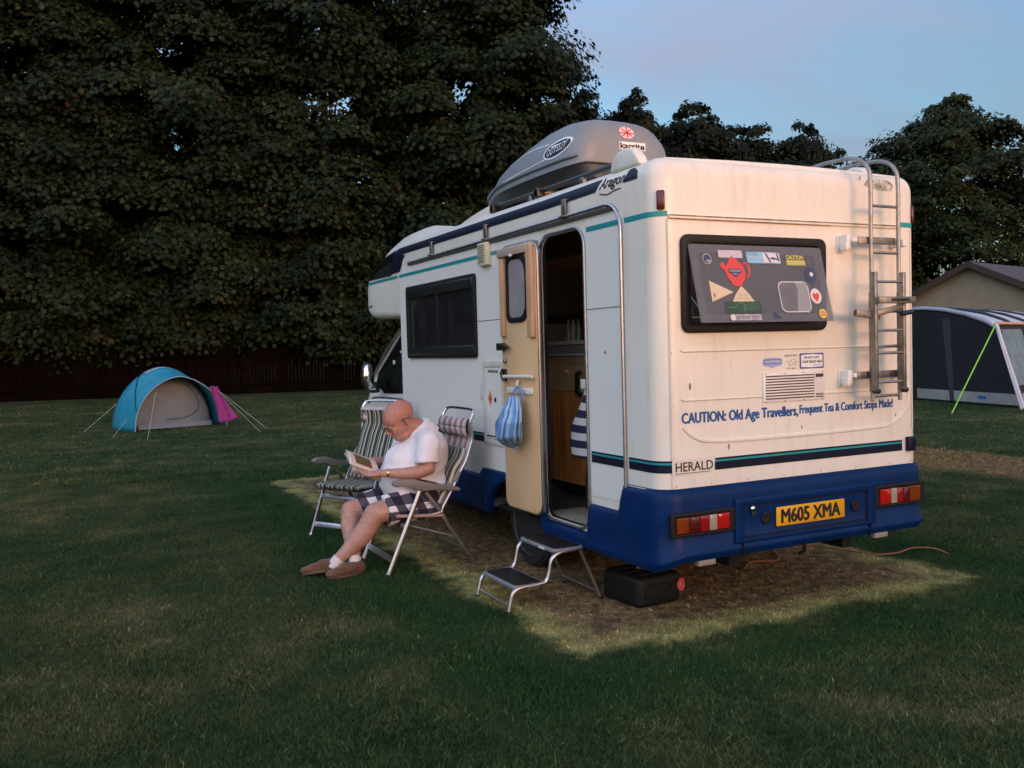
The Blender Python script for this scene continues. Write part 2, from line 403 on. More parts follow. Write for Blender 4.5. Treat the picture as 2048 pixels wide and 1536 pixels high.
# --- Luton (overcab)
def luton():
    st=[(3.30,.004,2.55,2.69,0,.06),(3.7,.004,2.3,2.69,.08,.06),(4.0,.004,2.0,2.69,.16,.07),(4.31,-.004,1.985,2.685,.21,.08),(4.36,-.004,1.985,2.685,.22,.09),(4.7,-.002,1.99,2.67,.25,.12),(4.95,-.0,1.995,2.65,.25,.14),(5.15,.0,2.0,2.61,.23,.16),(5.32,.008,2.02,2.56,.20,.17),(5.44,.03,2.05,2.50,.17,.17),(5.53,.07,2.09,2.45,.13,.15),(5.61,.14,2.13,2.41,.09,.12),(5.67,.25,2.18,2.37,.05,.08),(5.70,.42,2.23,2.32,.02,.03)]
    loops=[]
    for (y,ins,zb,zt,cr,rr) in st:
        P=rrect(ins,zb,W-ins,zt,[min(rr*.6,.09),rr,rr,min(rr*.6,.09)],5)
        Q=[]
        # insert crown points along top edge (between second and third corner)
        n=6
        a=P[:2*n]; b=P[2*n:]
        xa,xb=a[-1][0],b[0][0]
        top=[(xa+(xb-xa)*k/12,zt) for k in range(1,12)]
        Q=a+top+b
        c=[]
        for (x,z) in Q:
            s=min((x-ins),(W-ins-x))/(.42); s=max(0,min(1,s)); s=s*s*(3-2*s)
            wz=max(0,(z-(zt-rr))/rr) if rr>0 else 1
            c.append((x,y,z+cr*s*(1 if z>zt-.001 else 0)))
        loops.append(c)
    return loop_mesh(loops,'overcab',M_white,van)
lut=luton(); BL=bvh_of(lut)
# groove line on the nose and underside joint
def side_x(y): return -.004
dl=decal('overcab_window',[(4.55,2.425),(5.46,2.435),(5.42,2.47),(5.25,2.545),(5.0,2.60),(4.75,2.635),(4.44,2.66),(4.46,2.57)],(-.5,0,0),YP,ZP,M_dark,van,BL,XP,.007,.02)
m=MB().tube([(-.008,4.54,2.42),(-.006,4.9,2.423),(-.002,5.2,2.425),(.02,5.42,2.43),(.08,5.54,2.43)],.008,6); m.build('window_seal',M_black,dl,smooth=True)
dw=decal('front_window',[(.16,2.42),(1.94,2.42),(1.80,2.60),(1.55,2.68),(.55,2.68),(.3,2.60)],(0,6.5,0),XP,ZP,M_dark,van,BL,(0,-1,0),.004)
gr=MB().tube([(.12,5.60,2.165),(.05,5.50,2.15),(.01,5.36,2.14),(-.003,5.20,2.145)],.009,6).build('groove',M_sealant,van,smooth=True)
# --- stripes
def ribbon(pts,name,mat,par,off=.003):
    """pts: list of (x,y,zlo,zhi) already on surface path"""
    m=MB()
    for (x,y,a,b) in pts: m.v+=[(x,y,a),(x,y,b)]
    for i in range(len(pts)-1): m.f.append((2*i,2*i+2,2*i+3,2*i+1))
    o=link(name,m.mesh(name),mat,par); return o
def path_rear(off,y_start,x_end,n=8,r=.12):
    """from left side (y_start) round rear-left corner to x_end along rear"""
    P=[(-off,y_start)]
    for k in range(n+1):
        a=math.radians(180+90*k/n); P.append((r+(r+off)*math.cos(a),r+(r+off)*math.sin(a)))
    P=[p for p in P if p[0]<x_end]; P.append((x_end,-off+.12-math.sqrt(max(0,.0144-(.12-x_end)**2)) if x_end<.12 else -off)); return P
def path_right(off,x_start,n=8,r=.12,yend=1.0):
    P=[(x_start,-off)]
    for k in range(n+1):
        a=math.radians(270+90*k/n); P.append((W-r+(r+off)*math.cos(a),r+(r+off)*math.sin(a)))
    P.append((W+off,yend)); return P
st=MB()
def strip(path,z0,z1,name,mat): return ribbon([(x,y,z0,z1) for x,y in path],name,mat,van)
# teal upper line
strip(path_rear(.003,.325,.078),2.372,2.402,'teal_line',M_teal)
strip([(-.0075,.75),(-.0075,.37)],2.372,2.402,'teal_line',M_teal)
strip([(-.0075,4.30),(-.0075,1.40)],2.372,2.400,'teal_line',M_teal)
strip(path_right(.003,1.90),2.372,2.402,'teal_line',M_teal)
me=grid_poly([(4.35,2.372),(5.50,2.372),(5.50,2.397),(4.35,2.400)],.06); place_mesh(me,(-.5,0,0),YP,ZP); drape(me,BL,XP,.003); link('teal_line',me,M_teal,van)
# lower navy band + teal pin line
for (pp) in (path_rear(.0035,.325,.077),[(-.0085,.745),(-.0085,.37)],[(-.0085,4.28),(-.0085,1.42)]):
    strip(pp,.915,.985,'navy_band',M_navy); q=[(x-(.0015 if abs(x)<.03 else 0),y-(.0015 if y<.03 else 0)) for x,y in pp]
    strip(q,.962,.974,'teal_line',M_teal)
strip([(.375,-.004),(1.915,-.004)],.912,.982,'navy_band',M_navy); strip([(.375,-.0055),(1.915,-.0055)],.959,.971,'teal_line',M_teal)
strip(path_right(.0035,2.03),.912,.982,'navy_band',M_navy)
# moulded ledge above blue skirt
m=MB()
def ledge(path,z,name,mat,h=.012,d=.012):
    m=MB(); m.tube([(x,y,z) for x,y in path],d,6,r2=h); return m.build(name,mat,van,smooth=True)
# rear right small catch
m=MB(); m.prism(rrect(1.949,.906,2.018,1.0,.01),(0,0,0),XP,ZP,0,.03); m.build('lamp_socket',M_navy,van,bevel=.006)
# top navy stripe along roof edge (draped on shoulder)
def stripe_top():
    def zc(y): 
        return 2.628+.012*max(0,min(1,(1.3-y)/.7))
    poly=[]
    lo=[];hi=[]
    for k in range(0,40):
        y=.63+(4.30-.63)*k/39; lo.append((y,zc(y)-.036)); hi.append((y,zc(y)+.034))
    poly=[(.635,zc(.635)-.036)]+lo[1:]+hi[::-1]
    poly[-1]=(.575,zc(.6)+.034)
    me=grid_poly(poly,.018); place_mesh(me,(-.5,0,0),YP,ZP); drape(me,BB,XP,.0045); link('navy_stripe',me,M_navy,van)
    poly=[(.318,2.608),(.285,2.680),(.235,2.682),(.185,2.655),(.175,2.608)]
    me=grid_poly(poly[::-1],.018); place_mesh(me,(-.5,0,0),YP,ZP); drape(me,BB,XP,.0045); link('navy_stripe',me,M_navy,van)
    poly=[(4.29,2.600),(4.12,2.58),(4.19,2.54),(4.27,2.43),(4.55,2.425),(4.49,2.55),(4.42,2.662),(4.29,2.664)]
    me=grid_poly(poly,.018); place_mesh(me,(-.5,0,0),YP,ZP); drape(me,BL,XP,.007); link('navy_stripe',me,M_navy,van)
stripe_top()
text('lettering','Aragon',(-.5,.60,2.590),YM,ZP,.085,M_txtblk,van,bold=.0,fat=.002,width=.27,slant=.35,off=.004,target=BB,dirn=XP)
m=MB().tube(catmull([(-.004,.585,2.585),(-.004,.50,2.568),(-.004,.42,2.58),(-.004,.35,2.582)],4),.003,5); m.build('lettering',M_txtblk,van,smooth=True)
# awning rail & vertical trim
rail=[(-.014,4.0,2.475),(-.016,2.2,2.492),(-.016,.60,2.49),(-.016,.50,2.488),(-.016,.42,2.455),(-.016,.37,2.39),(-.014,.352,2.30),(-.014,.350,1.5),(-.014,.350,.80)]
rp=[(-.012,4.02,2.49),(-.012,.52,2.508)]+[(-.012,.352+.16*(1-math.sin(t))*1.0+.0,2.35+.158*math.cos(t)) for t in [0.0,.3,.6,.9,1.2,PI/2]]+[(-.012,.352,2.2),(-.012,.352,.80)]
MB().tube(rp,.011,8).build('awning_rail',M_alu,van,smooth=True)
MB().bx((-.020,4.02,2.466),(-.004,.44,2.484)).build('rail_groove',M_rail,van)
MB().bx((-.013,4.02,2.487),(-.0035,.5,2.496)).build('dirty_sealant',M_sealant,van)
for y in (3.39,2.235,1.0):
    m=MB(); m.box((-.022,y,2.56),(.010,.055,.115)); m.box((-.03,y,2.502),(.03,.07,.012)); m.box((-.012,y,2.612),(.025,.055,.01))
    m.build('awning_bracket',M_aludull,van,bevel=.002)
# corner seam on rear-left
MB().tube([(.075,-.002,.83),(.075,-.002,2.36)],.004,6).build('corner_seam',M_white,van,smooth=True)
MB().tube([(W-.085,-.002,1.05),(W-.085,-.002,2.36)],.004,6).build('corner_seam',M_white,van,smooth=True)
# gutter on the rear
m=MB(); m.bx((.08,-.012,2.358),(1.885,.002,2.384)); m.build('rear_gutter',M_white,van,bevel=.004)
m=MB(); m.bx((.082,-.0135,2.372),(1.88,-.0115,2.380)); m.bx((.082,-.0135,2.357),(1.3,-.0118,2.361)); m.build('dirty_sealant',M_sealant,van)
# rounded moulding edge at rear top: raised lip
m=MB().tube([(.12,.085,2.700),(.6,.085,2.712),(1.05,.085,2.716),(1.5,.085,2.712),(1.98,.085,2.700)],.02,8,r2=.012); m.build('roof_lip',M_white,van,smooth=True)
decal('algae_stain',[(1.60,2.628),(1.72,2.60),(1.84,2.60),(1.87,2.64),(1.83,2.67),(1.66,2.675)],(0,-.5,0),XP,ZP,pbr('algae',(.30,.27,.13),.8,var=.7,vscale=25,col2=(.74,.68,.58)),van,BB,YP,.0025,.04)
# swage lines
def swage(P,r=.008,mat=M_white): MB().tube(P,r,6,r2=.005).build('panel_swage',mat,van,smooth=True)
for z in (1.605,1.325): 
    swage([(.15,-.001,z+.02),(.145,-.001,z+.008),(.16,-.001,z),(.74 if z<1.5 else 1.84,-.001,z-.003)])
    if z<1.5: swage([(1.24,-.001,z-.004),(1.66,-.001,z-.004)])
    MB().bx((.16,-.0018,z-.0045),(1.84 if z>1.5 else .738,.0,z-.0015)).build('dirty_sealant',pbr('panel_line_tan',(.45,.37,.30),.8,var=.3,vscale=30),van)  # thin tan strip along the swage line
c=catmull([(.155,-.001,1.175),(.19,-.001,1.14),(.25,-.001,1.105),(.33,-.001,1.085),(.6,-.001,1.075),(1.2,-.001,1.075),(1.7,-.001,1.082),(1.83,-.001,1.10),(1.93,-.001,1.16),(1.975,-.001,1.25),(1.98,-.001,1.32)],5)
MB().tube(c,.013,8,r2=.010).build('panel_swage',M_white,van,smooth=True)
# screws / rust marks
for x,z,s in ((.207,1.405,.012),(.48,1.04,.010),(1.566,2.668,.008),(1.05,1.12,.006),(1.86,1.15,.005)):
    MB().prism([(s*.6*math.cos(t)+x,s*1.7*math.sin(t)+z) for t in [k*PI/5 for k in range(10)]],(0,0,0),XP,ZP,0,.003).build('rust_mark',M_sealant,van)
for y,z in ((.56,1.61),(.36,.88),(.385,.80)): MB().sphere((-.006,y,z),(.003,.007,.009)).build('screw',M_blackgl,van)
# marker lamps
for xa,xb in ((.020,.066),(2.034,2.08)):
    yy=.022
    m=MB(); m.box(((xa+xb)/2,yy-.004 if xa<1 else yy+.002,2.462),(.046,.028,.108),rot=Matrix.Rotation(-.6 if xa<1 else .6,3,'Z')); m.build('marker_lamp',M_dkred,van,bevel=.008)
# --- rear window
fr=empty('rear_window'); fr.parent=van
MB().ring(rrect(.152,1.712,1.246,2.272,.05),rrect(.212,1.765,1.19,2.222,.03),(0,0,0),XP,ZP,0,.028).build('window_frame',M_black,fr,bevel=.006)
MB().ring(rrect(.205,1.76,1.197,2.226,.03),rrect(.235,1.79,1.165,2.20,.02),(0,0,0),XP,ZP,-.03,.010).build('window_seal',M_blackgl,fr)
# hinged pane, tilted open
ptop=V((.185,-.034,2.214)); pb=V((.185,-.145,1.764)); PX=V(XP); PY=(ptop-pb).normalized(); PH=(ptop-pb).length; PW=1.0
PZ=PX.cross(PY)
MB().prism(rrect(0,0,PW,PH,.012),pb,PX,PY,-.003,.003).build('window_pane',M_pane,fr,bevel=.002)
# inner raised frame of double-skinned acrylic
MB().ring(rrect(0.001,.001,PW-.001,PH-.001,.012),rrect(.055,.05,PW-.055,PH-.05,.02),pb,PX,PY,-.006,-.0035).build('pane_border',pbr('tinted_border',(.10,.10,.11),.15,alpha=.45),fr)
for sxx in (.03,PW-.03):
    q=pb+PX*sxx+PY*.06; MB().tube([q-PZ*.01,V((q.x,.0,1.93))],.004,6).build('window_stay',M_alu,fr,smooth=True)
MB().tube([(.225,-.012,1.80),(1.16,-.012,1.80)],.004,6).build('window_catch_bar',M_alu,fr,smooth=True)
# inside: roller blind & far window seen through
MB().bx((.2,.12,1.74),(1.25,.125,2.26)).build('rear_blind',pbr('net_curtain',(.028,.029,.033),.9,var=.2,vscale=5),fr)
# ---- stickers on the pane
def stk(name,poly,mat,lift=.0042,par=fr):
    me=MB().prism(poly,pb,PX,PY,lift,lift+.0006).mesh(name); return link(name,me,mat,par)
def ptxt(s,x,y,h,mat,bold=0,width=None,align='LEFT',lift=.0056): return text('lettering',s,pb+PX*x+PY*y,PX,PY,h,mat,fr,bold=bold,width=width,align=align,off=lift)
S_=lambda n,c,r=.5,**k: pbr('sticker_'+n,c,r,**k)
s_red=S_('red',(.62,.05,.045));s_whi=S_('white',(.62,.60,.62));s_blu=S_('blue',(.20,.42,.62),var=.3,vscale=12);s_yel=S_('yellow',(.60,.55,.10));s_tan=S_('tan',(.62,.50,.34));s_grn=S_('green',(.015,.055,.04));s_gli=S_('light_green',(.12,.36,.14));s_nav=S_('navy',(.03,.045,.10));s_lil=S_('lilac',(.50,.46,.54),var=.2,vscale=90);s_mlt=S_('mottled',(.36,.34,.38),var=.5,vscale=120);s_ora=S_('orange',(.75,.22,.08));s_gry=S_('smoke',(.30,.30,.33))
circ=lambda cx,cy,r,n=24,ry=None:[(cx+r*math.cos(2*PI*k/n),cy+(ry or r)*math.sin(2*PI*k/n)) for k in range(n)]
# lilac label, penguins panel, caution
stk('sticker',rrect(.20,.385,.375,.43,.005),s_lil); 
stk('sticker',rrect(.405,.355,.66,.425,.012),s_blu); stk('sticker',rrect(.53,.36,.655,.42,.006),s_whi,.005)
stk('sticker',[(.545,.42),(.56,.415),(.575,.385),(.585,.362),(.575,.36),(.562,.385)],s_nav,.0057); stk('sticker',[(.575,.385),(.60,.395),(.64,.385),(.645,.378),(.60,.38)],s_nav,.0057); stk('sticker',[(.632,.42),(.642,.42),(.652,.37),(.64,.37)],s_nav,.0057)
ptxt('PENGUIN',.415,.382,.018,s_whi,width=.10,lift=.0057)
ptxt('CAUTION',.705,.383,.027,s_yel,bold=.03,width=.135)
stk('sticker',rrect(.705,.347,.85,.378,.003),s_yel); ptxt('GRUMPY OLD MAN',.712,.362,.010,s_gry,width=.13,lift=.0058); ptxt('ON BOARD DRIVING',.712,.350,.008,s_gry,width=.13,lift=.0058)
stk('sticker',circ(.115,.375,.033),s_gry); stk('sticker',circ(.115,.375,.026),s_nav,.005); stk('sticker',[(.10,.36),(.13,.352),(.145,.365),(.12,.372)],s_gry,.0056)
# teapot
tp=[(.215,.355),(.205,.35),(.20,.335),(.205,.325),(.222,.315),(.232,.29),(.242,.262),(.262,.235),(.268,.222),(.29,.213),(.315,.213),(.338,.22),(.342,.235),(.362,.25),(.372,.27),(.375,.30),(.368,.335),(.355,.35),(.335,.362),(.33,.375),(.315,.385),(.302,.386),(.298,.396),(.290,.396),(.286,.386),(.272,.378),(.262,.36),(.25,.345),(.238,.33),(.226,.352)]
stk('sticker',tp,s_red)
m=MB(); m.tube([pb+PX*a+PY*b+PZ*.0055 for a,b in catmull2d([(.368,.345),(.385,.355),(.402,.345),(.406,.315),(.398,.285),(.375,.262)])] if 'catmull2d' in globals() else [pb+PX*a+PY*b+PZ*.005 for a,b in [(.366,.343),(.38,.354),(.395,.352),(.404,.338),(.407,.315),(.403,.292),(.392,.275),(.375,.262)]],.0065,6,r2=.0015); m.build('sticker',s_red,fr)
stk('sticker',rrect(.252,.292,.345,.318,.004),s_nav,.0052); stk('sticker',[(.265,.294),(.333,.294),(.31,.27),(.288,.27)],s_nav,.0052); ptxt('YORKSHIRE',.2985,.300,.012,s_whi,width=.08,align='CENTER',lift=.0062); ptxt('TEA',.2985,.282,.010,s_whi,width=.03,align='CENTER',lift=.0062)
# triangles
stk('sticker',[(.10,.12),(.10,.245),(.262,.178)],s_tan); stk('sticker',[(.118,.148),(.126,.145),(.128,.17),(.12,.172)],s_nav,.0052)
stk('sticker',[(.245,.122),(.405,.122),(.375,.165),(.326,.215),(.275,.165)],s_tan,.0046)
ptxt('STONEHENGE',.326,.155,.013,s_gry,width=.08,align='CENTER'); ptxt('VISITOR CENTRE',.326,.135,.010,s_gry,width=.10,align='CENTER')
stk('sticker',rrect(.185,.052,.445,.121,.004),s_grn,.0050)
m=MB(); m.tube([pb+PX*a+PY*b+PZ*.0062 for a,b in [(.20,.088),(.25,.086),(.285,.112),(.315,.114),(.33,.10),(.33,.08),(.318,.066),(.30,.064),(.27,.078),(.25,.086)]],.0018,5,r2=.0008); m.tube([pb+PX*a+PY*b+PZ*.0062 for a,b in circ(.31,.088,.012,10)],.0015,5,r2=.0008,closed=True); 
for q in range(5): m.tube([pb+PX*.34+PY*(.07+q*.009)+PZ*.0062,pb+PX*.43+PY*(.07+q*.0095)+PZ*.0062],.0008,4,r2=.0006)
m.build('sticker',s_gli,fr)
stk('sticker',rrect(.215,.010,.435,.046,.006),s_mlt); stk('sticker',circ(.226,.027,.019),s_whi,.0052); ptxt('NATIONAL TRUST',.25,.02,.016,s_nav,width=.17)
# window reflected in the pane, painted as a rounded outline and grey sheets
MB().ring(rrect(.60,.055,.835,.245,.04),rrect(.606,.061,.829,.239,.037),pb,PX,PY,.0042,.0052).build('sticker',s_whi,fr)
stk('sticker',rrect(.606,.061,.829,.239,.037),pbr('pane_reflection',(.22,.22,.24),.3,alpha=.55,var=.3,vscale=6),.0040)
stk('sticker',[(.72,.061),(.829,.061),(.829,.239),(.735,.239),(.75,.2)],pbr('pane_reflection_light',(.42,.42,.45),.3,alpha=.5),.0047)
# round badges on right
stk('sticker',circ(.875,.285,.042,24,.05),s_nav); stk('sticker',circ(.882,.292,.014),s_whi,.0052)
stk('sticker',circ(.885,.155,.043,28,.048),s_whi)
stk('sticker',[(.885,.118),(.905,.142),(.912,.160),(.905,.174),(.893,.174),(.885,.165),(.877,.174),(.865,.174),(.858,.160),(.865,.142)],s_red,.0052)
stk('sticker',circ(.915,.045,.032,24,.03),s_yel)
for q in range(4):
    stk('sticker',rrect(.890+q*.0155,.028 if 0<q<3 else .034,.898+q*.0155,.043,.001),s_red,.0052); stk('sticker',rrect(.886+q*.0155,.047,.894+q*.0155,.062 if 0<q<3 else .056,.001),s_red,.0052)
stk('sticker',[(.535,.02),(.58,.02),(.585,.032),(.56,.04),(.548,.06),(.535,.055)],s_nav)
# ---- stickers & text on rear body
def rstk(poly,mat,t=.001,l=0): return link('sticker',MB().prism(poly,(0,0,0),XP,ZP,l,l+t).mesh('sticker'),mat,van)
b_navy=S_('body_navy',(.03,.04,.22)); b_blu=S_('body_blue',(.10,.16,.45)); b_whi=S_('body_white',(.78,.78,.78)); b_pale=S_('pale_blue',(.30,.38,.62))
rstk(rrect(1.04,1.478,1.236,1.572,.004),b_navy,.0015); rstk([(1.05,1.488),(1.137,1.484),(1.226,1.488),(1.226,1.562),(1.137,1.566),(1.05,1.562)],b_whi,.0025)
T=lambda s,x,z,h,mat,w,al='CENTER',b=0,o=.0035,sl=0: text('lettering',s,(x,-o,z),XP,ZP,h,mat,van,bold=b,width=w,align=al,off=0,slant=sl)
T("I'M NOT LOST,",1.138,1.537,.016,M_txtblk,.125,b=.03); T('I HAVE THE SAT NAG!',1.138,1.512,.016,M_txtblk,.162,b=.03); T('At Ease Moses',1.18,1.495,.008,b_navy,.07)
rstk([(.748,1.538),(.76,1.548),(.80,1.552),(.85,1.552),(.89,1.548),(.90,1.538),(.90,1.512),(.885,1.503),(.85,1.498),(.82,1.49),(.79,1.498),(.76,1.503),(.748,1.512)],b_pale,.001)
rstk(rrect(.756,1.515,.892,1.542,.006),b_blu,.0018); T('OLD GUYS RULE',.824,1.521,.016,b_whi,.125,b=.03,o=.0025)
T('GOING AS FAST',.968,1.556,.011,M_txtblk,.10,b=.01,o=.0012); T('AS I CAN !',.972,1.478,.010,M_txtblk,.075,b=.01,o=.0012)
m=MB()
for P_ in ([(.93,1.52),(.935,1.528),(.945,1.525),(.95,1.515),(.97,1.535),(.99,1.54),(1.01,1.53),(1.015,1.515),(.99,1.505),(.96,1.508),(.95,1.515)],[(.965,1.51),(.955,1.50),(.965,1.496)],[(1.0,1.51),(1.01,1.498),(1.0,1.494)],[(.97,1.53),(.985,1.515),(1.01,1.525)]):
    m.tube([(a,-.001,b) for a,b in P_],.0012,4)
m.build('sticker',pbr('tortoise_line',(.25,.20,.14),.6),van)
# slogan: two halves, second slightly smaller
text('lettering','CAUTION: Old Age Travellers,',(.147,-.001,1.175),XP,ZP,.079,M_txtblue,van,bold=.0,fat=.0042,width=.873,off=0)
text('lettering','Frequent Tea & Comfort Stops Made!',(1.035,-.001,1.187),XP,ZP,.068,M_txtblue,van,bold=.0,fat=.0036,width=.80,off=0)
strip(path_rear(.002,.36,2.0),.818,.8225,'skirt_seam',M_black)
for xx in (.10,.35,.62,.9,1.2,1.5,1.8,2.0): MB().sphere((xx,-.002,.838),(.004,.002,.004),nu=8,nv=6).build('screw',M_sealant,van)
for zz in (1.0,1.3,1.6,1.9,2.2): MB().sphere((.083,-.003,zz),(.003,.002,.003),nu=8,nv=6).build('screw',M_sealant,van)
# HERALD badge
rstk([(.079,.902),(.345,.902),(.362,.925),(.373,.95),(.376,.992),(.079,.992)],S_('badge',(.70,.66,.58)),.0016,.003)
text('lettering','HERALD',(.093,-.0058,.921),XP,ZP,.052,M_txtblk,van,bold=.0,fat=.0012,width=.265,off=0)
MB().bx((.093,-.0056,.908),(.335,-.0048,.911)).build('lettering',M_txtblk,van)
# fridge/vent grille
g=empty('vent_grille'); g.parent=van
MB().prism(rrect(.741,1.284,1.237,1.462,.004),(0,0,0),XP,ZP,0,.010).build('vent_plate',M_plwhite,g,bevel=.003)
m=MB()
for k in range(9): m.box((.953,-.0113,1.305+k*.0168),(.385,.0032,.0062))
m.box((1.19,-.0113,1.434),(.062,.0032,.020)); m.box((1.19,-.0113,1.318),(.062,.0032,.007)); m.box((1.19,-.0113,1.303),(.062,.0032,.006)); m.build('vent_slots',pbr('slot_dark',(.06,.045,.035),.9),g)
m=MB()
for k in range(9): m.box((.953,-.0135,1.3115+k*.0168),(.385,.004,.004))
m.build('vent_louvres',M_plwhite,g)
m=MB()
for x in (.757,.91,1.06,1.215):
    m.sphere((x,-.011,1.455),.004,nu=8,nv=6); m.sphere((x,-.011,1.290),.004,nu=8,nv=6)
m.build('screws',M_sealant,g)
# ---- blue skirt
def sk_path():
    P=[]
    for k in range(60): P.append((0,LEN-.03-(LEN-.03-.12)*k/60.,-1,0))
    n=10
    for k in range(n+1):
        a=math.radians(180+90*k/n); P.append((.12+.12*math.cos(a),.12+.12*math.sin(a),math.cos(a),math.sin(a)))
    for k in range(1,40): P.append((.12+(W-.24)*k/40.,0,0,-1))
    for k in range(n+1):
        a=math.radians(270+90*k/n); P.append((W-.12+.12*math.cos(a),.12+.12*math.sin(a),math.cos(a),math.sin(a)))
    for k in range(1,30): P.append((W,.12+(LEN-.15)*k/30.,1,0))
    return P
def sm(a,b,t): 
    t=max(0,min(1,(t-a)/(b-a))); return t*t*(3-2*t)
def skirt():
    m=MB(); rows=[];NS=9
    ys=[]
    P=sk_path()
    # refine left side around steps/arch
    left=[];yv=[LEN-.03,3.8,3.2,2.8,2.52,2.49,2.46,2.43,2.40,2.37,2.32,2.29,2.24,2.18,2.1,2.0,1.9,1.8,1.7,1.6,1.52,1.46,1.41,1.38,1.365,1.355,1.345,1.335,1.2,1.0,.80,.785,.775,.765,.74,.6,.46,.43,.41,.39,.37,.355,.33,.25,.18]
    P=[(0,y,-1,0) for y in yv]+[p for p in P if not(p[2]==-1 and p[3]==0)]
    for (x,y,nx,ny) in P:
        zt=.815; zb=.40; o=.030
        if nx==-1 and ny==0:
            zt=.64+.165*sm(.435,.365,y); zb=.35
            if .77<y<1.375: zt=.64-(.64-.445)*sm(.765,.79,y)*sm(1.375,1.350,y)
            if y>=1.35: zt=.70-.06*sm(2.42,2.50,y); zb=.36
            if 1.38<y<2.32:
                d=(y-1.85)/.47; zb=max(.36,.36+.30*math.sqrt(max(0,1-d*d)))
        elif nx<0: # corner
            zb=.35+.05*sm(-1,0,nx) 
        m_o=[(zt+.006,.004),(zt-.004,.018),(zt-.02,.028),(zt-.06,.034),((zt+zb)/2,.038),(zb+.07,.036),(zb+.055,.040),(zb+.02,.042),(zb,.030),(zb,-.02)]
        if zt-zb<.15: m_o=[(zt+.006,.004),(zt-.003,.014),(zt-.008,.022),(zt-.015,.028),((zt+zb)/2,.03),(zb+.03,.03),(zb+.02,.03),(zb+.01,.03),(zb,.026),(zb,-.02)]
        if ny==-1 and nx==0 or (ny<-.5):
            m_o[5]=(zb+.075,.036); m_o[6]=(zb+.058,.052); m_o[7]=(zb+.035,.056); m_o[8]=(zb+.0,.030)
        rows.append([(x+nx*q,y+ny*q,z) for z,q in m_o])
    n=len(rows[0])
    for r_ in rows: m.v+=r_
    for i in range(len(rows)-1):
        for k in range(n-1): m.f.append((i*n+k,(i+1)*n+k,(i+1)*n+k+1,i*n+k+1))
    return m.build('skirt',M_blue,van,smooth=True,auto=50)
sk=skirt()
# bumper centre recess panel and dividers
yb=-.040
MB().ring(rrect(.48,.472,1.62,.735,.012),rrect(.544,.49,1.553,.690,.010),(0,yb,0),XP,ZP,.0,.012).build('bumper_panel',M_blue,van,bevel=.004)
MB().ring(rrect(.545,.50,1.552,.689,.02),rrect(.552,.507,1.545,.682,.02),(0,yb,0),XP,ZP,-.004,.004).build('bumper_groove',M_black,van)
for x in (.53,1.56): MB().bx((x-.003,yb-.022,.40),(x+.003,yb-.004,.475)).build('bumper_groove',M_black,van)
plate=MB().prism(rrect(.79,.540,1.345,.656,.008),(0,yb,0),XP,ZP,.006,.012).build('number_plate',M_yellow,van,bevel=.002)
text('lettering','M605 XMA',(1.067,yb-.0126,.557),XP,ZP,.083,M_txtblk,plate,bold=.0,fat=.0052,width=.475,align='CENTER',off=0)
text('lettering','AUTO CENTRE 01603 400400',(1.067,yb-.0126,.546),XP,ZP,.006,M_sealant,plate,width=.12,align='CENTER',off=0)
MB().lathe([(.008,0),(.016,.006),(.018,.012),(.010,.018)],(.612,yb-.0,.665),YM,16).build('bumper_lock',M_steel,van,smooth=True)
m=MB(); m.box((.618,yb-.006,.645),(.03,.010,.055)); m.build('lock_plate',M_steel,van,bevel=.004)
for x,z in ((.715,.600),(1.445,.600)): MB().lathe([(.001,.0),(.032,.002),(.036,.008),(.030,.010),(.012,.005)],(x,yb,z),YM,20).build('bumper_hole',M_black,van,smooth=True)
# tail lamps
def tail(x0,x1,z0,z1,order):
    t=empty('tail_lamp'); t.parent=van
    MB().ring(rrect(x0-.035,z0-.022,x1+.045,z1+.026,.01),rrect(x0-.004,z0-.004,x1+.004,z1+.004,.006),(0,yb,0),XP,ZP,-.002,.014).build('lamp_surround',M_black,t,bevel=.003)
    MB().bx((x0-.034,yb-.002,z0-.02),(x1+.04,yb+.01,z1+.02)).build('lamp_back',M_black,t)
    w=(x1-x0)
    x=x0
    for (fr_,mat,nm) in order:
        MB().prism(rrect(x+.001,z0,x+w*fr_-.001,z1,.004),(0,yb,0),XP,ZP,.003,.020).build(nm,mat,t,bevel=.004); x+=w*fr_
LR=[(.23,M_amber,'indicator_lens'),(.21,M_dkred,'fog_lens'),(.17,M_red,'brake_lens'),(.15,M_clear,'reversing_lens'),(.24,M_redb,'tail_lens')]
tail(.055,.432,.575,.665,LR)
tail(1.652,2.015,.585,.682,[(.27,M_redb,'tail_lens'),(.15,M_clear,'reversing_lens'),(.15,M_red,'brake_lens'),(.17,M_dkred,'fog_lens'),(.26,M_amber,'indicator_lens')])
for (x0,x1,z0,z1,yy) in ((.225,.35,.365,.418,-.03),(1.63,1.75,.365,.405,-.03)):
    l=MB().bx((x0,yy,z0),(x1,yy+.05,z1)).build('fog_lamp',M_clear,van,bevel=.008)
    MB().bx((x0-.004,yy+.02,z0+.04),(x1+.004,yy+.055,z1+.03)).build('lamp_bracket',M_black,l)
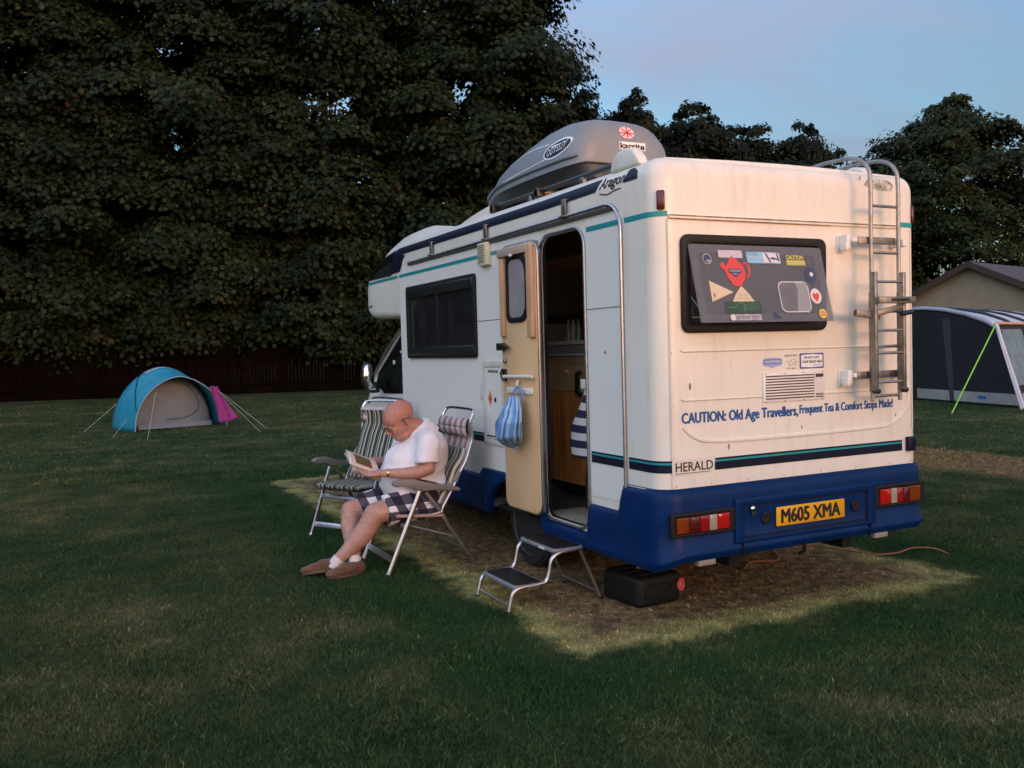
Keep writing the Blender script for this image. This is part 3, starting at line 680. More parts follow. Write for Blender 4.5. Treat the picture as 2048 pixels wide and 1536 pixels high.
# ---- door opening frame
df=empty('door_frame'); df.parent=van
MB().ring(rrect(DY0-.022,DZ0-.022,DY1+.022,DZ1+.022,[.09,.14,.14,.14],8),rrect(DY0-.004,DZ0-.004,DY1+.004,DZ1+.004,[.074,.124,.124,.124],8),(0,0,0),YP,ZP,-.016,.026).build('frame_trim',M_alu,df,bevel=.004)
MB().ring(rrect(DY0-.004,DZ0-.004,DY1+.004,DZ1+.004,[.074,.124,.124,.124],8),rrect(DY0+.004,DZ0+.004,DY1-.004,DZ1-.004,[.066,.116,.116,.116],8),(0,0,0),YP,ZP,.004,.030).build('frame_seal',M_blackgl,df)
hg=MB(); hg.tube([(-.03,DY1+.03,.56),(-.03,DY1+.03,2.28)],.006,8)
for z in (.72,1.35,1.47,2.19): hg.box((-.025,DY1+.035,z),(.018,.03,.06))
hg.build('hinge',M_alu,df,smooth=True)
# ---- door leaf folded back against side
dl=empty('door'); dl.parent=van
LY0,LY1=1.305,1.885
XD=-.070
MB().prism(rrect(LY0,.475,LY1,2.40,[.08,.10,.10,.10],8),(XD,0,0),YP,ZP,0,.035).build('door_panel',M_alu,dl,bevel=.004)
MB().prism(rrect(LY0+.012,.487,LY1-.010,2.388,[.07,.09,.09,.09],8),(XD,0,0),YP,ZP,-.006,.0).build('door_lining',M_beige,dl,bevel=.003)
# flyscreen cassette: pine side posts + top box
xf=XD-.006
MB().bx((xf-.03,LY0+.022,1.725),(xf,LY0+.102,2.36)).build('pine_post',M_pine,dl,bevel=.003)
MB().bx((xf-.022,LY1-.095,1.74),(xf,LY1-.03,2.31)).build('pine_post',M_pine,dl,bevel=.003)
MB().bx((xf-.035,LY0+.102,2.315),(xf,LY1-.025,2.375)).build('blind_cassette',M_plwhite if False else pbr('blind_grey',(.42,.33,.27),.5,var=.1),dl,bevel=.006)
MB().bx((xf-.012,LY1-.03,1.74),(xf,LY1-.012,2.37)).build('blind_track',M_aludull,dl)
MB().bx((xf-.012,LY0+.102,1.76),(xf,LY0+.114,2.31)).build('blind_track',M_aludull,dl)
MB().sphere((xf-.04,1.62,2.312),(.012,.02,.012)).build('blind_knob',M_plwhite,dl,smooth=True)
wp=rrect(1.42,1.835,1.765,2.325,[.06,.06,.14,.12],8)
def inset(P,d):
    cx=sum(p[0] for p in P)/len(P); cy=sum(p[1] for p in P)/len(P)
    hx=max(p[0] for p in P)-cx; hy=max(p[1] for p in P)-cy
    return [(cx+(p[0]-cx)*(hx-d)/hx,cy+(p[1]-cy)*(hy-d)/hy) for p in P]
win=MB().ring(wp,inset(wp,.038),(xf,0,0),YP,ZP,-.014,0).build('door_window',M_black,dl,bevel=.005)
MB().prism(inset(wp,.037),(xf,0,0),YP,ZP,-.004,.001).build('window_pane',pbr('frosted_pane',(.30,.27,.28),.35,var=.15,vscale=5),win)
# handle & latches
m=MB(); m.box((xf-.02,1.855,1.665),(.04,.085,.055)); m.box((xf-.03,1.78,1.665),(.03,.05,.032)); m.tube([(xf-.035,1.765,1.665),(xf-.035,1.71,1.665)],.012,8); m.build('door_handle',M_blackgl,dl,bevel=.004)
MB().lathe([(.018,0),(.020,.012),(.012,.02)],(xf,1.815,1.56),XM,16).build('door_lock',M_aludull,dl,smooth=True)
m=MB(); m.tube([(xf-.02,1.82,1.50),(xf-.03,1.835,1.47),(xf-.03,1.82,1.44),(xf-.02,1.81,1.415)],.014,8); m.box((xf-.01,1.82,1.455),(.02,.03,.09)); m.build('door_catch',M_blackgl,dl,smooth=True)
MB().tube([(xf-.03,1.80,1.447),(xf-.03,1.35,1.452)],.012,8).build('grab_rail',M_plwhite,dl,smooth=True)
MB().bx((xf-.014,1.39,1.325),(xf,1.79,1.368)).build('hanger_bar',M_plwhite,dl,bevel=.004)
MB().tube([(xf-.02,1.585,1.345),(xf-.03,1.585,1.40),(xf-.02,1.58,1.425)],.010,8).build('hanger_hook',M_plwhite,dl,smooth=True)
MB().sphere((XD-.02,1.875,.99),(.02,.025,.035)).build('door_stop',M_blackgl,dl,smooth=True)
# ---- side window
swn=empty('side_window'); swn.parent=van
YA,YB,ZA,ZB=2.47,4.075,1.585,2.262
MB().ring(rrect(YA,ZA,YB,ZB,.03),rrect(YA+.06,ZA+.06,YB-.06,ZB-.06,.03),(0,0,0),YP,ZP,-.030,.0).build('window_frame',M_black,swn,bevel=.006)
MB().bx((-.036,YA+.02,ZB-.115),(-.002,YB-.02,ZB-.03)).build('window_hinge',M_blackgl,swn,bevel=.006)
MB().bx((-.034,YA+.02,ZA+.02),(-.002,YB-.02,ZA+.10)).build('window_hinge',M_blackgl,swn,bevel=.006)
MB().bx((-.018,YA+.05,ZA+.06),(-.012,YB-.05,ZB-.06)).build('window_pane',pbr('tinted_side_pane',(.02,.022,.025),.08,alpha=.55,spec=.6),swn)
for y in (3.30,): MB().bx((-.026,y-.012,ZA+.09),(-.010,y+.012,ZB-.10)).build('window_divider',M_blackgl,swn)
# curtains inside
def curtain(y0,y1,x,mat,z0=1.62,z1=2.22,n=40,amp=.02,per=.07):
    m=MB()
    for k in range(n+1):
        y=y0+(y1-y0)*k/n; xx=x+amp*math.sin(y/per*2*PI); m.v+=[(xx,y,z0),(xx,y,z1)]
    for k in range(n): m.f.append((2*k,2*k+2,2*k+3,2*k+1))
    o=m.build('curtain',mat,swn,smooth=True); s=o.modifiers.new('s','SOLIDIFY'); s.thickness=.003; return o
mc=pbr('curtain_grey',(.16,.15,.15),.9,var=.2)
curtain(3.34,3.46,.08,mc); curtain(3.18,3.26,.08,mc); curtain(3.85,4.0,.08,mc); curtain(2.55,2.62,.08,mc)
MB().bx((.09,2.5,2.12),(.10,4.05,2.24)).build('pelmet',M_inside,swn)
# ---- vents, hatch
m=MB(); m.prism(rrect(2.175,2.30,2.345,2.478,.008),(0,0,0),YP,ZP,-.045,-.004); ve=m.build('flue_vent',M_cream,van,bevel=.006)
m=MB(); 
for k in range(9): m.box((-.046,2.275,2.327+k*.0165),(.004,.11,.006))
m.build('vent_slots',pbr('slot_dark2',(.05,.045,.03),.9),ve)
ha=empty('gas_hatch'); ha.parent=van
MB().ring(rrect(2.0,.90,2.375,1.56,.02),rrect(2.04,.945,2.335,1.51,.015),(0,0,0),YP,ZP,-.016,-.004).build('hatch_frame',M_cream if False else pbr('hatch_frame',(.62,.60,.52),.5,var=.1),ha,bevel=.004)
MB().bx((-.010,2.045,.95),(-.0045,2.33,1.505)).build('hatch_panel',M_side,ha)
MB().bx((-.014,2.10,1.468),(-.010,2.28,1.488)).build('hatch_catch',M_sealant,ha,bevel=.002)
MB().bx((-.012,2.375,1.25),(-.004,2.44,1.40)).build('hatch_hinge',pbr('hf2',(.66,.63,.55),.5),ha,bevel=.004)
rst=rrect(2.11,1.20,2.30,1.33,.005); 
MB().prism([(2.25,1.20),(2.29,1.265),(2.25,1.33),(2.21,1.265)],(-.0105,0,0),YP,ZP,-.001,.0).build('warning_label',s_ora,ha)
MB().prism([(2.25,1.235),(2.262,1.26),(2.25,1.285),(2.238,1.26)],(-.0118,0,0),YP,ZP,-.0005,.0).build('warning_label',M_txtblk,ha)
MB().prism(rrect(2.13,1.18,2.185,1.33,.004),(-.0105,0,0),YP,ZP,-.001,.0).build('warning_label',M_plwhite,ha); MB().prism(circ(2.155,1.255,.02,12),(-.0118,0,0),YP,ZP,-.0005,0).build('warning_label',M_navy,ha)
# ---- interior
inn=empty('interior'); inn.parent=van
MB().bx((.05,.06,.462),(W-.05,LEN-.1,.470)).build('floor',pbr('vinyl_floor',(.06,.058,.045),.7,var=.3,vscale=20),inn)
MB().bx((.06,.50,.470),(.50,1.50,.478)).build('door_mat',pbr('mat',(.30,.27,.21),.95,var=.3,vscale=60,bump=.5,bscale=200),inn)
# kitchen unit on the far (right) wall facing the door
KX=.62
MB().bx((KX,1.30,.56),(W-.06,3.3,1.29)).build('cabinet_lower',M_wood,inn)
MB().bx((KX,1.30,1.295),(W-.06,3.3,1.51)).build('cabinet_drawer',M_beige,inn)
MB().bx((KX-.004,1.30,1.50),(W-.06,3.3,1.575)).build('cabinet_trim',M_pine,inn)
MB().bx((KX-.02,1.30,1.58),(W-.06,3.3,1.60)).build('worktop',pbr('worktop_trim',(.70,.64,.60),.4),inn)
MB().bx((KX-.01,1.30,1.605),(W-.06,3.3,1.665)).build('worktop_edge',pbr('worktop_dark',(.34,.27,.25),.5),inn)
MB().bx((KX-.02,1.30,1.670),(W-.06,3.3,1.70)).build('worktop_top',pbr('worktop_pink',(.85,.64,.54),.35),inn)
MB().bx((KX,1.30,2.36),(W-.06,3.3,2.59)).build('cabinet_upper',M_wooddk,inn)
MB().bx((KX,1.30,.48),(W-.06,3.3,.56)).build('plinth',M_blackgl,inn)
for y in (1.93,1.62): 
    m=MB(); m.tube([(KX-.01,y-.02,1.45),(KX-.04,y-.02,1.44),(KX-.045,y-.02,1.30),(KX-.01,y-.02,1.27)],.018,8); m.build('cabinet_handle',M_blackgl,inn,smooth=True)
MB().lathe([(.02,0),(.022,.02),(.01,.03)],(KX,2.12,1.45),XM,14).build('cabinet_knob',M_wooddk,inn,smooth=True)
for y,z,dy in ((2.02,1.08,.05),(2.15,.92,.04),(1.85,.76,.03)): MB().box((KX-.003,y,z),(.006,dy,.05),rot=Matrix.Rotation(.6,3,'X')).build('wood_knot',M_wooddk,inn)
for i_,(y,c_) in enumerate(((2.30,(.3,.2,.1)),(2.22,(.4,.3,.25)),(2.14,(.12,.2,.1)))): MB().lathe([(.03,0),(.03,.10),(.012,.14),(.012,.17)],(KX+.12,y,1.70),ZP,12).build('bottle',pbr('bottle%d'%i_,c_,.3),inn,smooth=True)
MB().tube(catmull([(.30,1.30,.50),(.33,1.33,.75),(.40,1.34,.95),(.5,1.33,1.0)],6),.03,10).build('chair_leg',M_blackgl,inn,smooth=True)
MB().tube([(.34,1.40,.50),(.36,1.40,.66)],.011,8).build('chair_strut',M_wood,inn,smooth=True)
MB().bx((.05,.06,.47),(.06,.74,2.5)).build('inner_wall',M_inside,inn)
MB().bx((.52,.40,.47),(W-.1,.44,1.68)).build('inner_wall',M_inside,inn)
MB().bx((.18,.45,2.722),(.72,.99,2.732)).build('added_rooflight',pbr('added_rooflight_acrylic',(.8,.8,.8),.3,alpha=.12),van)  # unseen cover, added with its roof opening to brighten the interior
# ---- roof equipment belonging to the van
for x in (.13,W-.13):
    MB().tube([(x,2.36,2.775),(x,.49,2.775)],.018,8).build('roof_rail',M_rail,van,smooth=True)
    m=MB(); pr=[(-.13,-.03),(-.11,.03),(-.05,.065),(.03,.075),(.11,.06),(.17,.0),(.19,-.05),(-.13,-.05)]
    m.prism(pr[::-1],(x-.035,.38,2.745),(0,-1,0),ZP,0,.07) ; m.build('rail_mount',M_white,van,bevel=.018,seg=3)
    m=MB(); m.prism([(2.33,2.68),(2.33,2.79),(2.45,2.785),(2.75,2.755),(3.10,2.70),(3.1,2.66)][::-1],(x+.045,0,0),YP,ZP,-.09,.0); m.build('rail_fairing',M_white,van,bevel=.012)
    for y in (1.0,1.75): MB().box((x,y,2.735),(.03,.05,.07)).build('rail_bracket',M_aludull,van,bevel=.005)
# roof access rails at ladder, ladder
lad=empty('rear_ladder'); lad.parent=van
yl=-.12
for x in (1.525,1.765):
    P=catmull([(x-.0,yl,1.255),(x,yl,1.7),(x,yl,2.3),(x,yl,2.62),(x,yl+.02,2.715),(x,yl+.09,2.775),(x,yl+.22,2.80),(x,.35,2.80),(x,.62,2.755)],6)
    MB().tube(P,.0130,10).build('ladder_stile',M_ladder,lad,smooth=True)
m_r=[2.475,2.185,1.82,1.60,1.290]
for z in m_r: MB().tube([(1.525,yl,z),(1.765,yl,z)],.010,8).build('ladder_rung',M_ladder,lad,smooth=True)
def clampb(z,x0,x1):
    m=MB(); m.box(((x0+x1)/2,yl+.022,z),(x1-x0,.012,.045)); m.build('ladder_bracket',M_aludull,lad,bevel=.002)
clampb(2.262,1.44,1.76); clampb(1.425,1.42,1.80)
for z in (2.255,1.415):
    m=MB(); m.box((1.385,-.04,z),(.035,.075,.085)); m.box((1.372,-.055,z-.03),(.03,.05,.05)); m.box((1.42,-.085,z+.01),(.05,.025,.028)); m.box((1.385,-.005,z-.01),(.06,.01,.11)); m.build('wall_bracket',M_plwhite,lad,bevel=.008)
    m=MB(); m.box((1.84,-.055,z),(.04,.11,.05)); m.build('wall_bracket',M_plwhite,lad,bevel=.008)
# folded lower section
y2=-.185
for x in (1.478,1.722):
    MB().box((x,y2,1.695),(.024,.034,.73)).build('ladder_stile',M_aludull,lad,bevel=.003)
    MB().box((x+.03,y2+.05,1.63),(.022,.03,.62)).build('ladder_stile',M_aludull,lad,bevel=.003)
    MB().lathe([(.016,-.02),(.018,0),(.016,.02)],(x+.01,y2,1.325),XP,12).build('ladder_foot',M_blackgl,lad,smooth=True)
for z in (2.0,1.70,1.56,1.38): MB().tube([(1.478,y2,z),(1.722,y2,z)],.009,8).build('ladder_rung',M_ladder,lad,smooth=True)
# bike-rack arm
m=MB(); m.box((1.62,-.225,1.885),(.32,.028,.042)); m.box((1.44,-.16,1.80),(.20,.03,.04),rot=Matrix.Rotation(.12,3,'Y')); m.box((1.60,-.19,1.825),(.22,.02,.035),rot=Matrix.Rotation(-.2,3,'Y')); m.build('carrier_arm',M_aludull,lad,bevel=.003)
m=MB(); m.box((1.64,-.242,1.888),(.15,.008,.018)); m.tube([(1.66,-.225,1.80),(1.76,-.225,1.812)],.016,8); m.build('carrier_grip',M_blackgl,lad,bevel=.002)
# ---- cab
def cab():
    prof=[(4.30,.42),(4.30,1.95),(4.72,1.93),(5.52,1.40),(5.70,1.14),(5.93,.98),(6.02,.80),(6.04,.45),(5.9,.36),(4.4,.36)]
    m=MB(); m.prism(prof[::-1],(.07,0,0),YP,ZP,-(W-.14),0) if False else None
    n=len(prof)
    xs=[(.10,.93),(.07,1.0),(W-.07,1.0),(W-.10,.93)]
    for i,(x,s) in enumerate(xs):
        for (y,z) in prof:
            tap=.10*sm(1.2,1.95,z); 
            xx=x+(tap if x<1 else -tap); yy=4.3+(y-4.3)*(1 if s==1 else .985); m.v.append((xx,yy,z))
    for i in range(3):
        for k in range(n):
            k2=(k+1)%n; m.f.append((i*n+k,i*n+k2,(i+1)*n+k2,(i+1)*n+k))
    m.f.append(tuple(range(n))); m.f.append(tuple(3*n+k for k in range(n))[::-1])
    return m.build('cab',M_side,van,bevel=.03,seg=3)
cabo=cab(); BC=bvh_of(cabo)
decal('cab_window',[(4.36,1.23),(4.98,1.205),(5.30,1.20),(5.50,1.30),(5.44,1.42),(4.76,1.87),(4.40,1.90)],(-.5,0,0),YP,ZP,M_dark,van,BC,XP,.005,.1)
MB().tube([(.145,4.76,1.885),(.10,5.15,1.64),(.085,5.53,1.385)],.010,6).build('pillar_trim',M_alu,van,smooth=True)
decal('windscreen',[(.28,1.42),(W-.28,1.42),(W-.34,1.86),(.34,1.86)],(0,5.6,0),XP,ZP,M_dark,van,BC,(0,-1,0),.005,.2)
m=MB(); m.box((.03,5.32,1.27),(.10,.10,.12)); m.build('mirror_arm',M_blackgl,van,bevel=.02)
mi=MB().sphere((-.135,5.03,1.40),(.075,.055,.150)).build('wing_mirror',M_blackgl,van,smooth=True)
MB().sphere((-.135,4.992,1.40),(.060,.028,.130)).build('mirror_glass',M_steel,mi,smooth=True)
MB().box((-.10,5.06,1.27),(.12,.04,.03)).build('mirror_foot',M_steel,mi,bevel=.008)
m=MB().tube([(.062,4.36,1.165),(.060,5.2,1.165),(.058,5.45,1.15),(.058,5.62,1.08)],.012,6); m.build('door_swage',M_alu,van,smooth=True)
# ---- wheels, chassis
def wheel(x,y,r=.325,w=.20):
    wv=empty('wheel',(0,0,0)); wv.parent=van
    MB().lathe([(r-.10,-w/2),(r-.03,-w/2),(r,-w/2+.03),(r,w/2-.03),(r-.03,w/2),(r-.10,w/2)],(x,y,r),XP,32).build('tyre',M_tyre,wv,smooth=True)
    MB().lathe([(.02,-w/2+.01),(.12,-w/2+.03),(r-.11,-w/2+.02),(r-.095,-w/2-.004),(r-.09,w/2)],(x,y,r),XP,28).build('rim',pbr('rim_grey',(.12,.12,.12),.5) if 'rim_grey' not in MATS else MATS['rim_grey'],wv,smooth=True)
for (x,y) in ((.20,1.87),(W-.20,1.87),(.24,5.15),(W-.24,5.15)): wheel(x,y)
M_under=pbr('underseal',(.006,.006,.006),.9)
m=MB(); m.bx((.06,1.3,.395),(.5,2.4,.41)); m.bx((.35,.15,.40),(W-.35,5.8,.455)); m.bx((.55,.1,.30),(.62,5.6,.40)); m.bx((W-.62,.1,.30),(W-.55,5.6,.40)); m.bx((.25,1.80,.28),(W-.25,1.90,.36)); m.bx((.7,2.4,.24),(1.5,3.4,.40)); m.bx((.10,2.5,.25),(.16,4.4,.42)); m.build('chassis',M_under,van)
MB().tube([(.9,.35,.30),(.9,1.5,.30)],.025,8).build('exhaust_pipe',M_under,van,smooth=True)
MB().tube([(1.02,-.04,.43),(1.025,-.03,.36),(1.01,.0,.34)],.012,8).build('tow_socket',M_black,van,smooth=True)
MB().tube([(-.03,.66,.385),(.1,.5,.36)],.008,8).build('stay_rod',M_alu,van,smooth=True)
# ================================================================== ROOF BOX
rb=empty('roof_box',(.535,0,0)); tag(rb,'grey streamlined roof box with oval badge on top of the motorhome roof','roof box')
BX0=.56
def boxsec(y,w,zb,zt,n=28,flat=.0,sh=.0):
    L_=[]
    for k in range(n):
        a=2*PI*k/n; c,s=math.cos(a),math.sin(a); e=.55
        x=w*math.copysign(abs(c)**e,c)
        if s>=0: z=zb+(zt-zb)*abs(s)**(e*.9); x*=1-.22*max(0,(z-zb)/(max(zt-zb,.01)))**2
        else: z=zb
        L_.append((x,y,z))
    return L_
st=[(1.02,.26,2.93,3.06),(1.025,.34,2.90,3.11),(1.05,.385,2.89,3.165),(1.11,.41,2.885,3.215),(1.22,.425,2.885,3.25),(1.45,.43,2.885,3.277),(1.7,.43,2.885,3.27),(1.95,.425,2.885,3.235),(2.25,.41,2.885,3.185),(2.55,.37,2.885,3.12),(2.8,.30,2.885,3.05),(3.0,.24,2.885,3.005),(3.12,.19,2.885,2.975),(3.17,.14,2.89,2.955),(3.18,.10,2.90,2.94)]
st=[(1.09+(a-1.02)*.89,b_*.96,c_,2.885+(d_-2.885)*.96) for a,b_,c_,d_ in st]
loops=[boxsec(*s) for s in st]
lid=loop_mesh([[ (x,y,z) for x,y,z in l] for l in loops],'lid',pbr('roofbox_grey',(.21,.225,.24),.42,bump=.08,bscale=250,var=.06),rb)
loops=[]
for (y,w,zb,zt) in st:
    L_=[]
    for k in range(28):
        a=2*PI*k/28; c,s=math.cos(a),math.sin(a); x=(w*.95)*math.copysign(abs(c)**.55,c); z=2.884 if s>=0 else 2.884-.105*abs(s)**.5*(1 if w>.15 else w/.15)
        L_.append((x*(1 if s>=0 else .90),1.09+(y-1.09)*.985+.01,z))
    loops.append(L_)
tray=loop_mesh(loops,'tray',M_dkgrey,rb)
BR=bvh_of(lid)
m=MB(); 
for k in range(60): pass
pts=[(lambda l:l)(s) for s in st]
sidel=[(-w*1.004,y,zb+.055) for (y,w,zb,zt) in st[2:-2]]; sider=[(w*1.004,y,zb+.055) for (y,w,zb,zt) in st[2:-2]]
MB().tube(catmull(sidel,3),.010,6).build('lid_rib',MATS['roofbox_grey'],rb,smooth=True)
# badge oval, swoosh
def rdec(name,poly,mat,off,X=YM,o=(-1.5,0,0),dirn=XP,step=.03,par=rb): 
    me=grid_poly(poly,step); place_mesh(me,o,X,ZP,0); 
    # rb empty offset: lid vertices are local; BVH is in local space too (object coords)
    drape(me,BR,dirn,off); return link(name,me,mat,par)
oc=(-1.37,3.035)
sl_=lambda P:[(a,b+.10*(a-oc[0])) for a,b in P]
rdec('badge',sl_(circ(oc[0],oc[1],.185,28,.062)),M_txtwhite,.003); rdec('badge',sl_(circ(oc[0],oc[1],.165,28,.048)),M_navy,.0045)
me=text_mesh('ODYSSEY',1,.008); 
xs=[v.co.x for v in me.vertices]; ysm=[v.co.y for v in me.vertices]
for v in me.vertices: v.co.x=(v.co.x-min(xs))/(max(xs)-min(xs))*.25-.125; v.co.y=(v.co.y-min(ysm))/(max(ysm)-min(ysm))*.052-.026
for v in me.vertices: v.co.y+=.10*v.co.x; v.co.x+=oc[0]+.2*v.co.y; v.co.y+=oc[1]
place_mesh(me,(-1.5,0,0),YM,ZP,0); drape(me,BR,XP,.006); me.materials.clear(); link('lettering',me,M_txtwhite,rb)
def linedec(P,w,mat,off=.004):
    P=[V((a,b,0)) for a,b in P]; m=MB()
    for i,p in enumerate(P):
        t=(P[min(i+1,len(P)-1)]-P[max(i-1,0)]).normalized(); q=V((-t.y,t.x,0))*w/2; m.v+=[tuple(p+q),tuple(p-q)]
    for i in range(len(P)-1): m.f.append((2*i,2*i+1,2*i+3,2*i+2))
    me=m.mesh('badge'); place_mesh(me,(-1.5,0,0),YM,ZP,0); drape(me,BR,XP,off); link('badge',me,mat,rb)
sw=catmull([(-1.50,3.09,0),(-1.85,3.105,0),(-2.2,3.07,0),(-2.5,3.0,0),(-2.70,2.945,0)],6); linedec([(p.x,p.y) for p in sw],.008,M_txtwhite)
sw=catmull([(-2.70,2.945,0),(-2.3,2.955,0),(-1.9,2.968,0),(-1.52,2.985,0)],6); linedec([(p.x,p.y) for p in sw],.008,M_txtwhite)
# rear stickers (rear face of lid, looking along +y)
rdec('label',rrect(-.115,2.980,.10,3.034,.003),M_txtwhite,.004,X=XP,o=(.058,0,.016),dirn=YP)
me=text_mesh('karrite',1,.03); xs=[v.co.x for v in me.vertices]; ysm=[v.co.y for v in me.vertices]
for v in me.vertices: v.co.x=(v.co.x-min(xs))/(max(xs)-min(xs))*.20-.108; v.co.y=(v.co.y-min(ysm))/(max(ysm)-min(ysm))*.042+2.986
place_mesh(me,(.058,0,.016),XP,ZP,0); drape(me,BR,YP,.006); me.materials.clear(); link('lettering',me,M_txtblk,rb)
rdec('label',circ(-.045,3.10,.062,24,.045),pbr('sticker_pale_pink',(.72,.56,.58),.5),.004,X=XP,o=(.058,0,.016),dirn=YP,step=.02)
for P_ in ([(-.045,3.143),(-.035,3.143),(-.04,3.058),(-.05,3.058)],[(-.105,3.10),(-.105,3.092),(.015,3.092),(.015,3.10)]):
    rdec('label',P_[::-1],s_red,.0055,X=XP,o=(.058,0,.016),dirn=YP,step=.02)
for P_ in ([(-.09,3.125),(-.083,3.13),(0,3.075),(-.007,3.07)],[(-.09,3.075),(-.083,3.07),(0,3.125),(-.007,3.13)]):
    rdec('label',P_,s_red,.0055,X=XP,o=(.058,0,.016),dirn=YP,step=.02)
for y in (1.55,2.3): MB().bx((-.47,y-.02,2.738),(.47,y+.02,2.79)).build('crossbar',M_blackgl,rb,bevel=.004)
for y in (1.55,2.3):
    for x in (-.44,.44): MB().bx((x-.03,y-.03,2.72),(x+.03,y+.03,2.775)).build('rack_foot',M_blackgl,rb,bevel=.004)
# ================================================================== STEP STOOL
ss=empty('step_stool',(-.245,1.075,0)); tag(ss,'two-tread aluminium folding step stool in front of the open side door','step stool')
SY0,SY1=-.235,.235
for y in (SY0,SY1):
    P=catmull([(-.335,y,.0),(-.318,y,.07),(-.298,y,.125),(-.245,y,.150),(-.10,y,.158),(-.06,y,.175),(-.04,y,.225),(-.02,y,.300),(.03,y,.335),(.10,y,.345),(.20,y,.348)],6)
    P=[V((p.x-.0,p.y,p.z)) for p in P]
    MB().tube(P,.0135,10).build('frame_tube',M_alu,ss,smooth=True)
    MB().tube([(.19,y*.98,.345),(.335,y*1.02,.0)],.0125,10).build('rear_leg',M_aludull,ss,smooth=True)
    MB().tube([(-.335,y,0),(-.333,y,.012)],.018,8).build('foot_cap',M_black,ss)
    MB().tube([(.335,y*1.02,0),(.333,y*1.02,.012)],.018,8).build('foot_cap',M_black,ss)
MB().tube([(-.324,SY0,.045),(-.324,SY1,.045)],.008,8).build('spreader',M_alu,ss,smooth=True)
MB().tube([(.322,SY0,.05),(.322,SY1,.05)],.008,8).build('spreader',M_alu,ss,smooth=True)
for (x0,x1,z) in ((-.300,-.075,.165),(-.015,.225,.362)):
    pl=MB().prism(rrect(x0,SY0-.012,x1,SY1+.012,.045,6),(0,0,z-.022),XP,YP,0,.022).build('tread',M_grey,ss,bevel=.005)
    m=MB().prism(rrect(x0+.02,SY0+.008,x1-.02,SY1-.008,.03,6),(0,0,z),XP,YP,-.001,.004); m.build('tread_mat',M_black,pl,bevel=.002)
    m=MB(); 
    for k in range(9): m.bx((x0+.03,SY0+.03+k*.049,z+.003),(x1-.03,SY0+.036+k*.049,z+.006))
    m.build('tread_ribs',M_black,pl)
MB().bx((-.0165,-.13,.343),(-.0145,-.05,.358)).build('label',M_plwhite,ss)
# ================================================================== WASTE WATER CONTAINER
wc=empty('water_container',(.31,.66,0),rz=math.radians(5)); tag(wc,'flat black plastic waste water container with a pink red cap under the rear corner','water container')
MB().prism(rrect(-.18,-.17,.18,.22,.05,5),(0,0,.0),XP,YP,0,.195).build('tank',pbr('tank_black',(.0065,.0065,.007),.55,spec=.3,bump=.1,bscale=60),wc,bevel=.035,seg=4)
m=MB()
m.ring(rrect(-.13,.055,.09,.145,.03),rrect(-.12,.065,.08,.135,.025),(0,-.165,0),XP,ZP,-.01,.016); m.build('handle_recess',MATS['tank_black'],wc,bevel=.006)
for y in (-.1,.0,.1): MB().tube([(-.14,y,.195),(.14,y,.195)],.012,6).build('moulded_rib',MATS['tank_black'],wc,smooth=True)
M_cap=pbr('cap_red',(.62,.10,.10),.45)
MB().lathe([(.044,-.01),(.046,.0),(.046,.035),(.040,.042),(.034,.036),(.010,.036)],(.165,-.13,.105),(.55,-.83,0),20).build('cap',M_cap,wc,smooth=True)
MB().lathe([(.03,0),(.032,.012),(.028,.02)],(.02,.05,.195),ZP,16).build('filler_cap',pbr('cap_brown',(.30,.12,.08),.5),wc,smooth=True)
# ================================================================== HOOK-UP CABLE
m=MB()
P=catmull([(1.35,.9,.02),(1.55,1.05,.012),(1.75,1.0,.010),(1.98,1.28,.012),(2.15,1.22,.03),(2.30,1.25,.012),(2.40,1.0,.010),(2.47,.75,.012),(2.62,.66,.02),(2.75,.62,.05),(2.86,.52,.05),(2.97,.50,.004),(3.02,.50,-.01)],8)
ck=MB().tube(P,.0055,6).build('hookup_cable',pbr('cable_orange',(.30,.11,.045),.7),None,smooth=True); tag(ck,'thin orange hook-up cable lying in the grass behind the rear bumper','cable')
# ================================================================== CARRIER BAG & STRIPED BAG
def stripe_mat(name,cols,period,axis='u',rough=.6,ao=None,bump=.2,alpha=1,sheen=0):
    """cols: list of (width fraction, colour) across UV.x"""
    m=bpy.data.materials.new(name); m.use_nodes=True; nt=m.node_tree; L=nt.links.new; b=nt.nodes['Principled BSDF']
    uv=nd(nt,'ShaderNodeUVMap'); s=nd(nt,'ShaderNodeSeparateXYZ'); L(uv.outputs[0],s.inputs[0])
    f=mth(nt,'FRACT',mth(nt,'DIVIDE',s.outputs[0 if axis=='u' else 1],period))
    pts=[];p=0
    for wd,c in cols: pts.append((p,c)); p+=wd
    r=ramp(nt,pts,'CONSTANT'); L(f,r.inputs[0]); 
    n=noise(nt,uv.outputs[0],40,3); c=mixc(nt,.18,r.outputs[0],n,'MULTIPLY'); L(r.outputs[0],b.inputs['Base Color'])
    b.inputs['Roughness'].default_value=rough
    if alpha<1: b.inputs['Alpha'].default_value=alpha
    tcn=nd(nt,'ShaderNodeTexCoord'); nn=noise(nt,tcn.outputs['Object'],180,4); bp=nd(nt,'ShaderNodeBump'); bp.inputs['Strength'].default_value=bump; bp.inputs['Distance'].default_value=.004; L(nn,bp.inputs['Height']); L(bp.outputs[0],b.inputs['Normal'])
    return m
